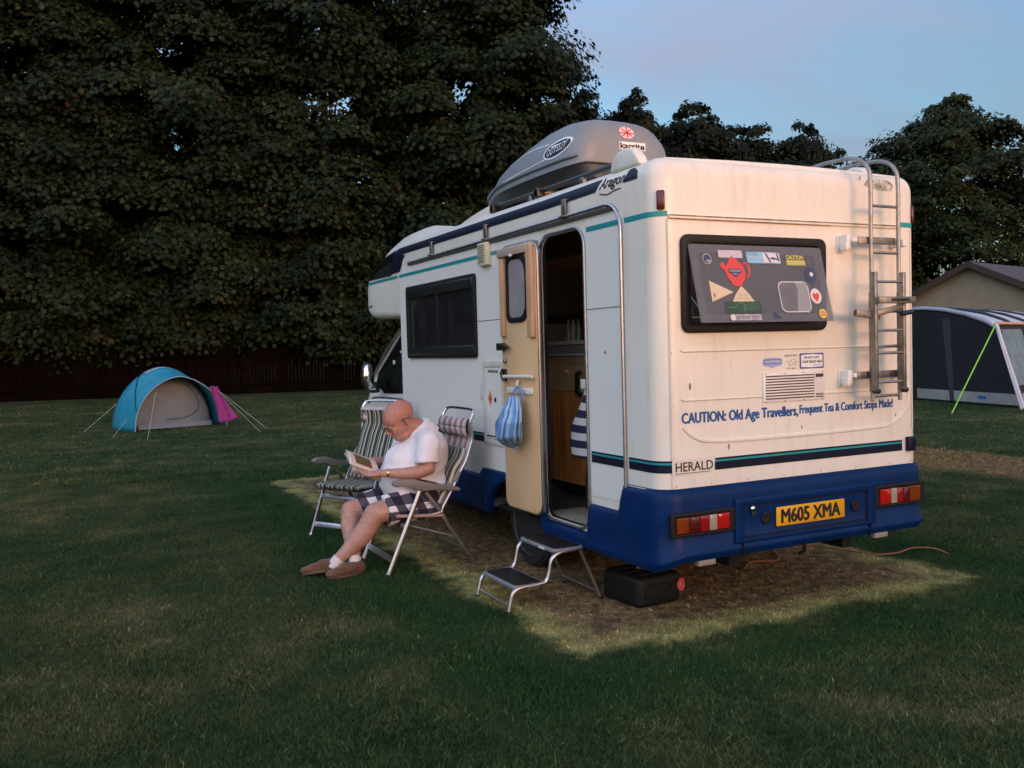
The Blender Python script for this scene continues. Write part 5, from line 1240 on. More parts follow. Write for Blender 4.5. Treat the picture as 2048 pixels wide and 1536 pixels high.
# ================================================================== TENT
tn=empty('dome_tent',(-.55,18.0,0),rz=math.radians(14)); tag(tn,'small blue dome tent with grey inner door pitched on the grass near the fence','tent')
fl=bpy.data.materials.new('tent_fly'); fl.use_nodes=True; nt=fl.node_tree; L=nt.links.new; bb=nt.nodes['Principled BSDF']; bb.inputs['Base Color'].default_value=(.010,.24,.37,1); bb.inputs['Roughness'].default_value=.5
bb.inputs['Transmission Weight'].default_value=0
tcn=nd(nt,'ShaderNodeTexCoord'); nn=noise(nt,tcn.outputs['Object'],3.5,5); bp=nd(nt,'ShaderNodeBump'); bp.inputs['Strength'].default_value=.5; bp.inputs['Distance'].default_value=.08; L(nn,bp.inputs['Height']); L(bp.outputs[0],bb.inputs['Normal'])
M_flygrey=pbr('tent_top_grey',(.22,.30,.42),.6,bump=.3,bscale=5)
M_inner=pbr('tent_inner_grey',(.17,.205,.235),.8,var=.1,vscale=3,bump=.5,bscale=4)
st=[(0.0,1.06,1.20,0.0),(.45,1.10,1.30,.0),(.95,1.13,1.42,.0),(1.25,1.14,1.44,0),(1.6,1.08,1.36,0),(2.0,.92,1.08,0),(2.3,.66,.66,0),(2.52,.3,.22,0)]
def tf(u,v):
    y,wd,h=seg_interp([(a,b_,c_) for a,b_,c_,_ in st],v)
    a=PI*u; x=-wd*math.copysign(abs(math.cos(a))**1.18,math.cos(a)); z=h*abs(math.sin(a))**.97
    # slack between poles
    sag=.03*abs(math.sin(v*PI*3))*math.sin(a); lean=-.12*(1-v*2.2) *(z/h) if v<.45 else 0
    return (x*(1-.0),y+.10*math.sin(a)*(1-v)-.0,z-sag)
grid_surf('flysheet',tf,40,48,fl,tn,.004)
def tt(u,v):
    p=V(tf(.36+.28*u,.30+.34*v)); n_=V((p.x*.4,0,1)).normalized(); return p+n_*.012
grid_surf('vent_cover',tt,16,12,M_flygrey,tn,.004)
for vv,nm in ((0.0,'pole_sleeve'),(.42,'pole_sleeve')):
    P=[V(tf(k/40,vv))+V((0,-.004,.012)) for k in range(41)]; MB().tube(P,.012,6).build(nm,M_navy if vv else M_flygrey,tn,smooth=True)
P=[V(tf(.18+0*k,k/30))+V((-.012,0,.006)) for k in range(20)]; 
# crossing pole sleeve over fly
P=[V(tf(.12+.34*(k/24),.02+.55*(k/24)))+V((-.01,0,.014)) for k in range(25)]; MB().tube(P,.009,6).build('pole_sleeve',M_navy,tn,smooth=True)
# inner tent wall with zip
def ti(u,v):
    a=PI*u; y,wd,h=seg_interp([(a_,b_,c_) for a_,b_,c_,_ in st],.20); h=h*.93; wd*=.86; rr_=v
    return (-wd*math.copysign(abs(math.cos(a))**1.2,math.cos(a))*rr_,y+.10+.18*(1-rr_)*0+.12*(h*abs(math.sin(a))**.8*rr_)/h,.02+h*abs(math.sin(a))**.8*rr_)
grid_surf('inner_door',ti,32,12,M_inner,tn,.003)
MB().bx((-.86,.42,.02),(.86,.46,.13)).build('groundsheet_wall',pbr('tent_tray',(.16,.20,.25),.7),tn)
zp=[]
for k in range(25):
    a=-.5+1.0*PI*k/24+.0; zp.append((.10+.52*math.cos(a-.4)*1.0,.585,.50+.42*math.sin(a-.4)))
zpp=catmull([(-.20,.55,.22),(.25,.53,.24),(.50,.545,.36),(.58,.56,.52),(.50,.60,.80),(.25,.63,1.05),(-.05,.645,1.13)],6)
MB().tube([p-V((0,.085,0)) for p in zpp],.008,5).build('door_zip',M_navy,tn,smooth=True)
def guy(p0,p1,par,mat,r=.0035,nm='guy_rope'):
    MB().tube([p0,p1],r,5).build(nm,mat,par,smooth=True); MB().tube([p1,(p1[0],p1[1],p1[2]-.02),],.012,5).build('peg',M_alu,par)
M_rope=pbr('rope_white',(.5,.5,.5),.8)
inv=Matrix.Rotation(-math.radians(14),3,'Z')
def loc(p): return tuple(inv@(V(p)-V((-.55,18.0,0))))
guy(loc((-1.75,17.8,.30)),loc((-2.10,16.7,.0)),tn,M_rope)
guy(loc((-1.15,17.4,.90)),loc((-1.50,15.6,.0)),tn,M_rope)
guy(loc((.16,17.98,.96)),loc((.80,15.9,.0)),tn,M_rope); guy(loc((.16,17.98,.96)),loc((1.13,17.0,.0)),tn,M_rope)
guy(loc((-1.45,19.3,.95)),loc((-2.6,18.9,.0)),tn,M_rope); 
# magenta towel
tw=empty('towel',tuple(V((.22,17.96,.47)))); tag(tw,'magenta towel hanging over the right side of the blue tent','towel')
def twf(u,v): return (-.16+.40*u*(.35+.65*v)+.20*v+.02*math.sin(9*u+4*v),-.10-.10*u+.025*math.sin(11*u+3*v),.48-.86*v+.10*u*v+.02*math.sin(8*u))
grid_surf('towel_cloth',twf,20,24,pbr('towel_magenta',(.27,.035,.20),.9,var=.15,bump=.6,bscale=40),tw,.012)
# ================================================================== AWNING on the right
aw=empty('porch_awning',(16.6,10.6,0)); tag(aw,'large black and grey porch awning with white roof beside the motorhome','awning')
AO=V((16.6,10.6,0)); A=V((17.35,12.9,0)); B=V((16.25,9.05,0)); T1=V((17.25,12.75,2.40)); 
M_mesh=pbr('awning_black',(.010,.011,.013),.8,var=.3,vscale=4,bump=.2,bscale=8); M_awhite=pbr('awning_white',(.50,.52,.60),.6,var=.1,vscale=2,bump=.3,bscale=3); M_mud=pbr('mud_wall',(.30,.30,.29),.7,var=.15,vscale=3)
sd_=(B-A).normalized(); back=V((math.cos(-.15),math.sin(-.15),0)); back=V((.93,.36,0)).normalized()   # roof runs away to the right
# side panel: curved top
tops=[(0,2.40),(.15,2.40),(.35,2.33),(.55,2.20),(.72,2.02),(.80,1.90)]
LAB=(B-A).length
def topz(t):
    for i in range(len(tops)-1):
        if tops[i][0]<=t<=tops[i+1][0]: q=(t-tops[i][0])/(tops[i+1][0]-tops[i][0]); return tops[i][1]*(1-q)+tops[i+1][1]*q
    return tops[-1][1]
m=MB(); N=24
for k in range(N+1):
    t=k/N; tt_=.80*t; p0=A+sd_*LAB*t; p1=A+sd_*LAB*tt_; m.v+=[tuple(p0-AO+V((0,0,.30))),tuple(p1-AO+V((0,0,topz(tt_))))]
for k in range(N): m.f.append((2*k,2*k+2,2*k+3,2*k+1))
sp_=m.build('side_panel',M_mesh,aw); s=sp_.modifiers.new('s','SOLIDIFY'); s.thickness=.02
m=MB(); nrm=V((sd_.y,-sd_.x,0)); nrm=nrm if nrm.x<0 else -nrm
m.prism([(.25,.05),(LAB,.05),(LAB-.08,.31),(.25,.31)],A-AO+nrm*.02,sd_,ZP,-.01,.01); m.build('mud_wall',M_mud,aw)
m=MB(); m.prism([(0,0),(LAB,0),(LAB,.06),(0,.06)],A-AO+nrm*.05,sd_,ZP,-.02,.02); m.build('ground_skirt',M_blackgl,aw)
m=MB(); m.prism([(0,.02),(.27,.02),(.27,2.2),(0,2.3)],A-AO+nrm*.03,sd_,ZP,-.01,.01); m.build('corner_strip',M_mesh,aw)
MB().prism([(LAB*.40,.06),(LAB*.44,.06),(LAB*.40,2.1),(LAB*.33,2.1)],A-AO+nrm*.03,sd_,ZP,-.008,.008).build('panel_seam',pbr('awning_seam',(.045,.045,.045),.7),aw)
MB().prism(circ(LAB*.69,.19,.16,16,.045),A-AO+nrm*.035,sd_,ZP,-.004,.004).build('logo',pbr('logo_blue',(.03,.12,.35),.6),aw)
RL=6.5
def rf(u,v):
    t=.80*u; p=A+sd_*LAB*t; return p-AO+V((0,0,topz(t)+.02))+back*RL*v+V((0,0,-.05*math.sin(PI*v*3)**2))
grid_surf('roof',rf,20,24,M_awhite,aw,.02)
def rv(u,v):
    t=.80*u; p=A+sd_*LAB*t; return p-AO+V((0,0,topz(t)+.05-.12*v*(.6+.4*u)))+nrm*.04
grid_surf('roof_edge',rv,20,2,M_awhite,aw,.02)
for vv in (.22,.5,.78):
    P=[rf(k/16,vv)+V((0,0,.03)) for k in range(17)]; MB().tube(P,.05,6).build('roof_beam',M_blackgl,aw,smooth=True)
# front face
fb0=B-AO; ft0=A+sd_*LAB*.80-AO+V((0,0,topz(.8)))
m=MB(); m.v=[tuple(fb0+V((0,0,.02))),tuple(fb0+back*RL+V((0,0,.02))),tuple(ft0+back*RL),tuple(ft0)]; m.f=[(0,1,2,3)]; f_=m.build('front_panel',M_mesh,aw); s=f_.modifiers.new('s','SOLIDIFY'); s.thickness=.02
for q in (0.0,.34,.67):
    def cn(a,b_): 
        lo=fb0+back*RL*a; hi=ft0+back*RL*a; return lo+(hi-lo)*b_+V((0,0,.02))+ (V((nrm.x,nrm.y,0))*0)+V((-.02,-.05,0))
    a0,a1=q+.03,q+.30; m=MB(); m.v=[tuple(cn(a0,.25)),tuple(cn(a1,.25)),tuple(cn(a1,.93)),tuple(cn(a0,.93))]; m.f=[(0,1,2,3)]; w_=m.build('window',pbr('awning_window',(.12,.14,.16),.15,var=.3,vscale=3) if 'awning_window' not in MATS else MATS['awning_window'],aw); s=w_.modifiers.new('s','SOLIDIFY'); s.thickness=.01
m=MB(); m.v=[tuple(fb0+V((-.02,-.06,.05))),tuple(fb0+back*RL+V((-.02,-.06,.05))),tuple(fb0+back*RL+V((0,-.03,.34))),tuple(fb0+V((0,-.03,.34)))]; m.f=[(0,1,2,3)]; w_=m.build('mud_wall',M_mud,aw); s=w_.modifiers.new('s','SOLIDIFY'); s.thickness=.01
MB().tube([ft0+V((-.04,-.05,.0)),fb0+V((-.08,-.12,.0))],.045,8).build('corner_pole',M_awhite,aw,smooth=True)
MB().tube([ft0+V((-.02,-.05,.03)),ft0+back*RL+V((0,-.05,.03))],.035,6).build('roof_trim',pbr('peach_trim',(.55,.34,.26),.6),aw,smooth=True)
MB().tube([ft0+V((-.05,-.05,.02)),tuple(V((14.10,9.15,0))-AO)],.014,6).build('guy_rope',pbr('rope_green',(.22,.62,.06),.6),aw,smooth=True)
MB().tube([ft0+V((-.05,-.05,-.1)),tuple(V((15.9,8.80,0))-AO)],.014,6).build('guy_rope',M_rope,aw,smooth=True)
MB().tube([tuple(V((14.10,9.15,.03))-AO),tuple(V((14.10,9.15,-.03))-AO)],.015,6).build('peg',M_alu,aw)
# ================================================================== BUNGALOW
bg_=empty('bungalow',(29.2,20.0,0)); tag(bg_,'cream rendered bungalow with brown bargeboards and slate roof behind the awning','bungalow')
gx=V((.259,-.966,0)).normalized(); gy=V((.966,.259,0)).normalized()  # gx across the gable, gy along the ridge
HWB=5.2; ZR=4.46; ZE=2.0; LB=14
M_render=pbr('cream_render',(.22,.185,.135),.9,var=.12,vscale=2,bump=.2,bscale=40); M_brown=pbr('brown_board',(.030,.013,.009),.6); M_slate=pbr('slate_roof',(.075,.075,.085),.7,var=.25,vscale=12,stretch=(1,1,4),bump=.3,bscale=12)
MB().prism([(-HWB,0),(HWB,0),(HWB,ZE),(0,ZR-.05),(-HWB,ZE)],(0,0,0),gx,ZP,-.2,0).build('gable_wall',M_render,bg_)
m=MB(); 
for s in (-1,1): m.prism([(0,0),(LB,0),(LB,ZE),(0,ZE)],gx*HWB*s,gy,ZP,-.1,.1)
m.build('wall',M_render,bg_)
for s in (-1,1):
    sl2=V((gx.x*s*HWB,gx.y*s*HWB,-(ZR-ZE))).normalized(); ll=math.hypot(HWB,ZR-ZE)+.5
    a=V((0,0,ZR))-gy*.35; m=MB(); 
    q=[a,a+sl2*ll,a+sl2*ll+gy*(LB+.5),a+gy*(LB+.5)]; up_=V((0,0,.10)); m.v=[tuple(p) for p in q]+[tuple(p+up_) for p in q]; m.f=[(0,1,2,3),(7,6,5,4),(0,4,5,1),(1,5,6,2),(2,6,7,3),(3,7,4,0)]; m.build('roof',M_slate,bg_)
    m=MB(); q=[a-gy*.02,a+sl2*ll-gy*.02]; w_=V((0,0,-.14)); m.v=[tuple(q[0]+V((0,0,.12))),tuple(q[1]+V((0,0,.12))),tuple(q[1]+w_),tuple(q[0]+w_)]+[tuple(p-gy*.04) for p in (q[0]+V((0,0,.12)),q[1]+V((0,0,.12)),q[1]+w_,q[0]+w_)]; m.f=[(0,1,2,3),(4,7,6,5),(0,4,5,1),(1,5,6,2),(2,6,7,3),(3,7,4,0)]; m.build('bargeboard',M_brown,bg_)
# ================================================================== GROUND
def ground_color(nt,pos):
    L=nt.links.new; s=nd(nt,'ShaderNodeSeparateXYZ'); L(pos,s.inputs[0])
    wob=mth(nt,'MULTIPLY_ADD',noise(nt,pos,1.8,6,.6),.9,-.45); wob2=mth(nt,'MULTIPLY_ADD',noise(nt,pos,8,6,.7),.55,-.275); wob=mth(nt,'ADD',wob,wob2)
    def rect(x0,x1,y0,y1,soft):
        cx_,cy_,hx,hy=(x0+x1)/2,(y0+y1)/2,(x1-x0)/2,(y1-y0)/2
        dx=mth(nt,'SUBTRACT',hx,mth(nt,'ABSOLUTE',mth(nt,'SUBTRACT',s.outputs[0],cx_))); dy=mth(nt,'SUBTRACT',hy,mth(nt,'ABSOLUTE',mth(nt,'SUBTRACT',s.outputs[1],cy_)))
        return mth(nt,'MINIMUM',dx,dy)
    d1=rect(-.60,2.56,-.10,7.9,0)   # distance inside the pitch rectangle
    dw=mth(nt,'MULTIPLY_ADD',wob,.50,d1)
    # lawn colour
    n1=noise(nt,pos,.35,6,.6); n2=noise(nt,pos,1.6,8,.65); n3=noise(nt,pos,28,5,.6)
    r1=ramp(nt,[(.40,(.022,.044,.017)),(.49,(.041,.065,.026)),(.56,(.068,.083,.034)),(.64,(.135,.122,.062))]); 
    L(mth(nt,'MULTIPLY_ADD',n2,.55,mth(nt,'MULTIPLY',n1,.45)),r1.inputs[0])
    r3=ramp(nt,[(.35,(.62,.62,.62)),(.65,(1.25,1.25,1.2))]); L(n3,r3.inputs[0]); g=mixc(nt,1,r1.outputs[0],r3.outputs[0],'MULTIPLY')
    # lush dark rim just outside the patch
    rim=mth(nt,'MULTIPLY',mth(nt,'SUBTRACT',1,mth(nt,'DIVIDE',mth(nt,'ABSOLUTE',mth(nt,'ADD',dw,.42)),.62),clamp=True),.95)
    g=mixc(nt,mth(nt,'MULTIPLY',rim,.75),g,(.012,.050,.013))
    # straw edge and brown middle
    st_=ramp(nt,[(.3,(.25,.225,.085)),(.7,(.52,.45,.185))]); L(noise(nt,pos,22,6,.7),st_.inputs[0])
    br=ramp(nt,[(.34,(.085,.050,.028)),(.5,(.21,.135,.070)),(.66,(.42,.31,.155))]); L(noise(nt,pos,12,8,.7),br.inputs[0])
    inn_=mth(nt,'DIVIDE',mth(nt,'SUBTRACT',dw,.10),.26,clamp=True); pc_=mixc(nt,inn_,st_.outputs[0],br.outputs[0])
    grn=ramp(nt,[(.55,(0,0,0)),(.75,(1,1,1))]); L(noise(nt,pos,3.2,6,.7),grn.inputs[0]); pc_=mixc(nt,mth(nt,'MULTIPLY',grn.outputs[0],.45),pc_,(.11,.13,.055))
    f=mth(nt,'DIVIDE',mth(nt,'ADD',dw,.05),.14,clamp=True); pr_=ramp(nt,[(.38,(.40,.40,.40)),(.56,(1,1,1))]); L(noise(nt,pos,4.5,6,.7),pr_.inputs[0]); f=mth(nt,'MULTIPLY',f,mth(nt,'MAXIMUM',pr_.outputs[0],mth(nt,'DIVIDE',mth(nt,'SUBTRACT',dw,.25),.3,clamp=True))); c=mixc(nt,f,g,pc_)
    # second worn pitch far right
    d2=mth(nt,'MULTIPLY_ADD',wob,.9,rect(6.6,8.7,.5,5.6,0)); f2=mth(nt,'DIVIDE',d2,.3,clamp=True); c=mixc(nt,mth(nt,'MULTIPLY',f2,.75),c,br.outputs[0])
    # autumn dry strip near the fence
    return c,f
gm=bpy.data.materials.new('lawn'); gm.use_nodes=True; nt=gm.node_tree; L=nt.links.new; bb=nt.nodes['Principled BSDF']; tcn=nd(nt,'ShaderNodeTexCoord')
c,f=ground_color(nt,tcn.outputs['Object']); L(c,bb.inputs['Base Color']); bb.inputs['Roughness'].default_value=.95; bb.inputs['Specular IOR Level'].default_value=.1
n=noise(nt,tcn.outputs['Object'],45,8,.7); bp=nd(nt,'ShaderNodeBump'); bp.inputs['Strength'].default_value=.9; bp.inputs['Distance'].default_value=.03; L(n,bp.inputs['Height']); L(bp.outputs[0],bb.inputs['Normal'])
S=260; m=MB(); NG=60
def gco(i): 
    t=(i/NG)*2-1; return S*math.copysign(abs(t)**2.2,t)
for j in range(NG+1):
    for i in range(NG+1): 
        x,y=gco(i),gco(j); m.v.append((x,y+5,0))
for j in range(NG):
    for i in range(NG): a=j*(NG+1)+i; m.f.append((a,a+1,a+NG+2,a+NG+1))
g=m.build('ground',gm); tag(g,kind='structure')
# grass blades
cp=np.array([-3.017,-4.2355]); fwd=np.array([math.sin(yaw),math.cos(yaw)]); rgt=np.array([math.cos(yaw),-math.sin(yaw)])
def blades(N,dmin,dmax,hh,ww,power=1.0):
    d=dmin*(dmax/dmin)**(RNG.random(N)**power); a=(RNG.random(N)*2-1)*(.62); lat=a*d
    p=cp+d[:,None]*fwd+lat[:,None]*rgt
    x,y=p[:,0],p[:,1]
    inside=(x>-.58)&(x<2.70)&(y>-.08)&(y<7.85); deep=(x>-.30)&(x<2.4)&(y>.2)&(y<7.6)
    keep=~(deep&(RNG.random(N)<.55)); p=p[keep]; ins=inside[keep]; d=d[keep]; n=len(p)
    ang=RNG.random(n)*2*np.pi; h=hh*(.5+RNG.random(n))*(np.where(ins,.65,1)); w_=ww*(.6+.8*RNG.random(n))*(1+.12*d); lean=h*(.3+.9*RNG.random(n))*np.where(ins,1.4,1)
    la=RNG.random(n)*2*np.pi
    b0=np.stack([p[:,0]-np.cos(ang)*w_,p[:,1]-np.sin(ang)*w_,np.zeros(n)-.002],1); b1=np.stack([p[:,0]+np.cos(ang)*w_,p[:,1]+np.sin(ang)*w_,np.zeros(n)-.002],1)
    t=np.stack([p[:,0]+np.cos(la)*lean,p[:,1]+np.sin(la)*lean,h],1)
    return np.stack([b0,b1,t],1).reshape(-1,3),n
def tri_mesh(name,co,nper,nf,rnd=None):
    me=bpy.data.meshes.new(name); me.vertices.add(len(co)); me.vertices.foreach_set('co',co.astype(np.float32).ravel()); me.loops.add(nper*nf); me.loops.foreach_set('vertex_index',np.arange(nper*nf,dtype=np.int32)); me.polygons.add(nf); me.polygons.foreach_set('loop_start',np.arange(0,nper*nf,nper,dtype=np.int32)); me.polygons.foreach_set('loop_total',np.full(nf,nper,dtype=np.int32))
    if rnd is not None:
        a=me.attributes.new('rnd','FLOAT','FACE'); a.data.foreach_set('value',rnd.astype(np.float32))
    me.update(); me.validate(); return me
co1,n1_=blades(330000,3.0,13,.019,.0016,.8); co2,n2_=blades(90000,12,34,.026,.0035,1.0)
co3,n3_=blades(60000,3.0,16,.034,.0020,.8)
cl=RNG.random((420,2)); d_=3.2*(15/3.2)**cl[:,0]; pc0=cp+d_[:,None]*fwd+((cl[:,1]*2-1)*.6*d_)[:,None]*rgt
co3[2::3,2]*=.62; t3=co3.reshape(-1,3,3); k_=RNG.integers(0,420,n3_); tgt=pc0[k_]+RNG.standard_normal((n3_,2))*.09; sh_2=tgt-t3[:,:,:2].mean(1); t3[:,:,:2]+=sh_2[:,None,:]
ok3=~((t3[:,0,0]>-.9)&(t3[:,0,0]<3.0)&(t3[:,0,1]>-.4)); t3=t3[ok3]; n3_=len(t3); co3=t3.reshape(-1,3)
co_=np.concatenate([co1,co2,co3]); nb=n1_+n2_+n3_
me=tri_mesh('grass',co_,3,nb,RNG.random(nb))
bm_=bpy.data.materials.new('grass_blade'); bm_.use_nodes=True; nt=bm_.node_tree; L=nt.links.new; bb=nt.nodes['Principled BSDF']; gi=nd(nt,'ShaderNodeNewGeometry'); c,f=ground_color(nt,gi.outputs['Position'])
a=nd(nt,'ShaderNodeAttribute'); a.attribute_name='rnd'; r=ramp(nt,[(0,(.65,.75,.6)),(.6,(1.1,1.15,1.0)),(.9,(1.5,1.5,1.25)),(.975,(2.0,1.9,1.5)),(1,(4.0,3.6,2.8))]); L(a.outputs['Fac'],r.inputs[0]); c=mixc(nt,1,c,r.outputs[0],'MULTIPLY'); L(c,bb.inputs['Base Color']); bb.inputs['Roughness'].default_value=.7; bb.inputs['Specular IOR Level'].default_value=.15
gb=link('grass',me,bm_); tag(gb,'short mown grass covering the camping field','grass',kind='stuff')
# ================================================================== FENCE
fe=empty('fence',(0,38,0)); tag(fe,'long dark brown close-boarded timber fence along the left edge of the field','fence')
FA=V((-12,41.2,0)); FB=V((14.5,33.6,0)); fd=(FB-FA).normalized(); FL=(FB-FA).length
M_fence=pbr('dark_fence',(.0038,.0020,.0020),1.0,spec=.03,var=.4,vscale=3,stretch=(3,3,.4))
m=MB(); k=0; x=0
while x<FL:
    z=2.0+.02*math.sin(x*3); p=FA+fd*x-V((0,38,0)); m.box((p.x,p.y,z/2),(.145,.022,z),rot=Matrix.Rotation(math.atan2(fd.y,fd.x),3,'Z')); x+=.15
m.build('boards',M_fence,fe)
x=0
while x<FL:
    p=FA+fd*x-V((0,38,0))-V((.0,.06,0)); MB().box((p.x,p.y,1.05),(.10,.10,2.1)).build('fence_post',M_fence,fe); x+=2.7
m=MB()
for z in (.4,1.65): 
    a=FA-V((0,38.05,0)); b_=FB-V((0,38.05,0)); m.tube([a+V((0,0,z)),b_+V((0,0,z))],.045,4)
m.build('fence_rail',M_fence,fe)
# ================================================================== TREES
def leaf_shape(kind):
    if kind=='maple':
        P=[(0,-.45),(.44,-.34),(.30,-.05),(.56,.14),(.20,.22),(.0,.60),(-.20,.22),(-.56,.14),(-.30,-.05),(-.44,-.34)]
    else: P=[(0,-.5),(.20,-.22),(.26,.08),(.0,.55),(-.26,.08),(-.20,-.22)]
    return np.array(P)
def crown(name,seed,rx,ry,z0,z1,nclump,nleaf,lsize,kind,prof,csize=(.9,1.7),shell=.55):
    rg=np.random.default_rng(seed); sh=leaf_shape(kind); K=len(sh)
    # clump centres
    cen=[];rad=[]
    while len(cen)<nclump:
        t=rg.random(); a=rg.random()*2*np.pi; R_=np.interp(t,[p[0] for p in prof],[p[1] for p in prof])*(.82+.26*np.sin(3*a+7*t*seed%5)*.6+.12*rg.standard_normal())
        q=shell+(1-shell)*rg.random()**.6; R_=max(R_,.03)
        cen.append((rx*R_*q*np.cos(a),ry*R_*q*np.sin(a),z0+(z1-z0)*t)); rad.append(csize[0]+(csize[1]-csize[0])*rg.random())
    if kind=='oval':
        for _ in range(70):
            t=.45+.6*rg.random(); a=rg.random()*2*np.pi; R_=max(.05,np.interp(min(t,1),[p[0] for p in prof],[p[1] for p in prof]))*(1.0+.12*rg.random()); cen.append((rx*R_*np.cos(a),ry*R_*np.sin(a),z0+(z1-z0)*t*(1+.05*rg.random()))); rad.append(.30+.35*rg.random())
        nclump=len(cen)
    cen=np.array(cen); rad=np.array(rad)
    ci=rg.integers(0,nclump,nclump*nleaf); n=len(ci)
    v=rg.standard_normal((n,3)); v/=np.linalg.norm(v,axis=1)[:,None]; v[:,2]=np.where(v[:,2]<-.3,-v[:,2]*.6,v[:,2])
    rr=rg.random(n)**.45; off=v*(rad[ci]*rr)[:,None]; off[:,2]*=.78
    P=cen[ci]+off
    outw=np.stack([P[:,0],P[:,1],np.zeros(n)],1); outw/=np.maximum(np.linalg.norm(outw,axis=1)[:,None],.1)
    P[:,2]-=.10*np.hypot(off[:,0],off[:,1])  # droop
    N=outw*.7+np.array([0,0,.6])+v*.5+rg.standard_normal((n,3))*.38; N/=np.linalg.norm(N,axis=1)[:,None]
    T=np.cross(N,rg.standard_normal((n,3))); T/=np.linalg.norm(T,axis=1)[:,None]; B_=np.cross(N,T)
    s=lsize*(.65+.7*rg.random(n))
    co_=P[:,None,:]+T[:,None,:]*(sh[None,:,0:1]*s[:,None,None])+B_[:,None,:]*(sh[None,:,1:2]*s[:,None,None])
    # fold leaf slightly
    co_+=N[:,None,:]*(np.abs(sh[None,:,0:1])*s[:,None,None]*.25)
    return tri_mesh(name,co_.reshape(-1,3),K,n,rg.random(n)),cen
def leaf_mat(name,cols):
    m=bpy.data.materials.new(name); m.use_nodes=True; nt=m.node_tree; L=nt.links.new; b=nt.nodes['Principled BSDF']
    a=nd(nt,'ShaderNodeAttribute'); a.attribute_name='rnd'; r=ramp(nt,cols); L(a.outputs['Fac'],r.inputs[0])
    gi=nd(nt,'ShaderNodeNewGeometry'); n=noise(nt,gi.outputs['Position'],.45,3); r2=ramp(nt,[(.3,(.55,.68,.75)),(.7,(1.30,1.30,1.0))]); L(n,r2.inputs[0]); c=mixc(nt,1,r.outputs[0],r2.outputs[0],'MULTIPLY')
    L(c,b.inputs['Base Color']); b.inputs['Roughness'].default_value=.55; b.inputs['Specular IOR Level'].default_value=.12
    return m
M_leaf=leaf_mat('maple_leaf',[(0,(.0068,.0130,.0060)),(.5,(.0100,.0182,.0080)),(.92,(.0150,.0240,.0098)),(.985,(.028,.034,.012)),(.999,(.042,.038,.014)),(1,(.08,.040,.016))])
M_leaf2=leaf_mat('far_leaf',[(0,(.004,.007,.0035)),(.5,(.008,.012,.006)),(.9,(.014,.019,.008)),(1,(.024,.028,.011))])
M_leaf3=leaf_mat('green_leaf',[(0,(.006,.011,.004)),(.5,(.013,.022,.006)),(.9,(.023,.033,.010)),(1,(.036,.044,.015))])
M_bark=pbr('bark',(.035,.028,.022),.95,var=.4,vscale=3,bump=.6,bscale=20)
def trunk(h,r,seed,spread,n=7,zb=2.5):
    rg=random.Random(seed); m=MB(); P=[(0,0,-.2),(rg.uniform(-.1,.1),rg.uniform(-.1,.1),h*.3),(rg.uniform(-.3,.3),rg.uniform(-.3,.3),h*.6),(rg.uniform(-.4,.4),rg.uniform(-.4,.4),h*.93)]
    m.tube(catmull(P,4),[r*(1-.85*i/12) for i in range(13)],10)
    for k in range(n):
        t=.2+.7*k/n; z=h*t; a=rg.uniform(0,2*PI); ln=spread*(1.05-.6*t); e=(math.cos(a)*ln,math.sin(a)*ln,z+ln*.45); mid=(math.cos(a)*ln*.5,math.sin(a)*ln*.5,z+ln*.12)
        m.tube(catmull([(0,0,z),mid,e],4),[r*.5*(1-t*.5)*(1-.85*i/8) for i in range(9)],7)
        for q in range(3):
            a2=a+rg.uniform(-.9,.9); l2=ln*.5; s0=V(mid); m.tube([s0,s0+V((math.cos(a2)*l2,math.sin(a2)*l2,l2*.5))],[r*.16,r*.03],5)
    me=m.mesh('trunk'); me.polygons.foreach_set('use_smooth',[True]*len(me.polygons)); me.materials.append(M_bark); return me
profA=[(0,.62),(.08,.86),(.3,1.0),(.6,.95),(.85,.70),(1,.22)]
profB=[(0,.45),(.15,.85),(.4,1.0),(.7,.85),(.9,.5),(1,.12)]
profC=[(0,.5),(.3,.8),(.55,.62),(.75,.5),(.9,.34),(1,.16)]
crA,_=crown('crown',3,5.8,5.4,1.2,23,430,400,.195,'maple',profA,(1.0,1.9)); crA.materials.append(M_leaf)
crB,_=crown('crown',5,5.6,5.4,1.4,21,410,400,.19,'maple',profA,(1.0,1.8)); crB.materials.append(M_leaf)
crC,_=crown('crown',8,5.0,5.0,1.4,12.5,290,180,.23,'oval',profB,(.7,1.4)); crC.materials.append(M_leaf2)
crD,_=crown('crown',9,6.2,6.2,1.2,13.2,380,190,.23,'oval',profB,(.8,1.5)); crD.materials.append(M_leaf3)
crE,_=crown('crown',12,3.0,3.0,2,16.5,130,140,.25,'oval',profC,(.5,1.0),.3); crE.materials.append(M_leaf2)
tkA=trunk(18,.42,1,4.2); tkC=trunk(10.5,.28,2,3.4); tkE=trunk(14,.2,4,1.8)
def tree(x,y,cr,tk,rz,sc,label,group,scz=None):
    r=empty('tree',(x,y,0),rz); r.scale=(sc,sc,scz or sc); tag(r,label,'tree',group)
    o=bpy.data.objects.new('crown',cr); COL.objects.link(o); o.parent=r
    o=bpy.data.objects.new('trunk',tk); COL.objects.link(o); o.parent=r
    return r
fwd3=V((math.sin(yaw),math.cos(yaw),0)); rgt3=V((math.cos(yaw),-math.sin(yaw),0)); CP=V((-3.017,-4.2355,0))
G1='tall maples overhanging the dark fence'
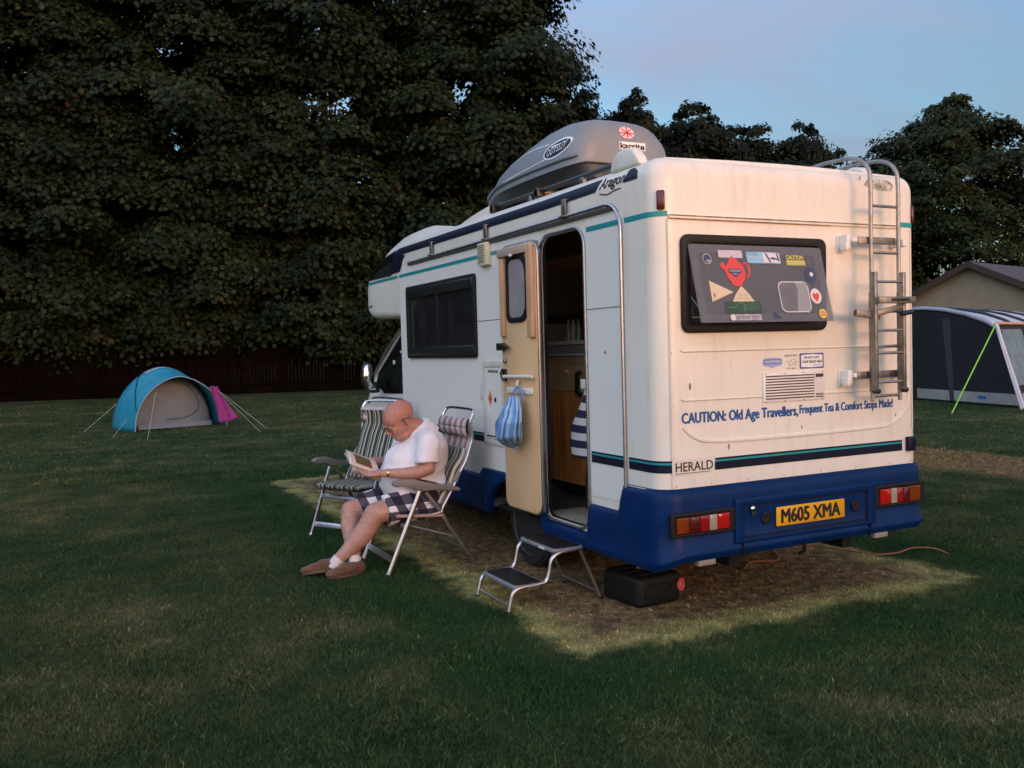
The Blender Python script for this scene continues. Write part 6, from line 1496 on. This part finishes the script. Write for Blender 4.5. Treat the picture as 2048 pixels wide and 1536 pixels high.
# front row (positions in metres on the field)
rows=[(-9.8,43.2,crA,tkA,.3,1.0,'tall dark maple at the far left end of the fence'),
(-3.0,41.6,crB,tkA,1.9,1.02,'tall dark maple above and left of the blue tent'),
(2.8,39.9,crA,tkA,3.6,1.0,'tall dark maple rising right behind the blue tent'),
(8.4,37.6,crB,tkA,5.0,1.04,'tall dark maple just left of the motorhome cab'),
(15.4,35.2,crA,tkA,.9,1.0,'tall dark maple whose crown stands over the roof box, edged by open sky')]
for (x,y,c_,t_,rz,sc,lb) in rows: tree(x,y,c_,t_,rz,sc,lb,G1)
G2='second row of trees behind the maples'
for i,(x,y,lb) in enumerate(((-7.0,54,'dark tree seen through gaps at the far left of the second row'),(1.0,52,'dark tree in the second row behind the blue tent'),(8.5,49,'dark tree in the second row behind the motorhome cab'))):
    tree(x,y,crC,tkC,1.3*i+.5,1.15,lb,G2,1.15)
G3='lower trees along the horizon'
tree(23.0,34.2,crE,tkE,.4,.56,'slender pointed tree standing just right of the tall maples',G3,.80)
tree(21.0,36.4,crC,tkC,2.2,1.05,'dark bushy tree low behind the roof box',G3,1.08)
tree(27.0,34.6,crC,tkC,.2,.98,'dark bushy tree just right of the slender pointed tree',G3,1.03)
tree(30.3,33.9,crC,tkC,1.6,.95,'dark bushy tree above the middle of the motorhome roof',G3,.96)
tree(33.6,33.3,crC,tkC,3.0,.66,'ragged tree above the rear ladder, beside the sky gap',G3,.98)
tree(38.9,28.6,crD,tkC,.7,1.0,'large round green tree on the right behind the bungalow',G3,.97)
tree(46.5,22.5,crD,tkC,2.9,1.0,'green tree at the right edge of the photo behind the bungalow',G3,1.0)
tree(37.5,31.5,crC,tkC,4.4,.60,'small dark tree filling the dip left of the large round tree',G3,.80)
tree(23.7,35.0,crC,tkC,5.2,.68,'small dark tree filling the dip right of the slender pointed tree',G3,1.04)
# the same belt of trees carries on round the left of the field, outside the frame (it is what the side windows reflect)
for i,(x,y,sc) in enumerate(((-17.5,44.5,1.0),(-25.5,41.5,1.05),(-32.5,36,1.0),(-37.5,28.5,.95),(-41.5,20,1.0),(-44,11,.95),(-45,1.5,.9))):
    tree(x,y,crA if i%2 else crB,tkA,.7*i,sc,'tall dark maple in the belt beyond the left edge of the field',G1)

# unseen blocker added behind the camera to shade the van's lower rear
hm=MB(); hm.bx((-16,-14.6,0),(22,-13.4,2.05)); hd=hm.build('shade_hedge',M_leaf3,None,bevel=.15); tag(hd,'unseen green block added behind the camera to shade the van','shade_hedge')
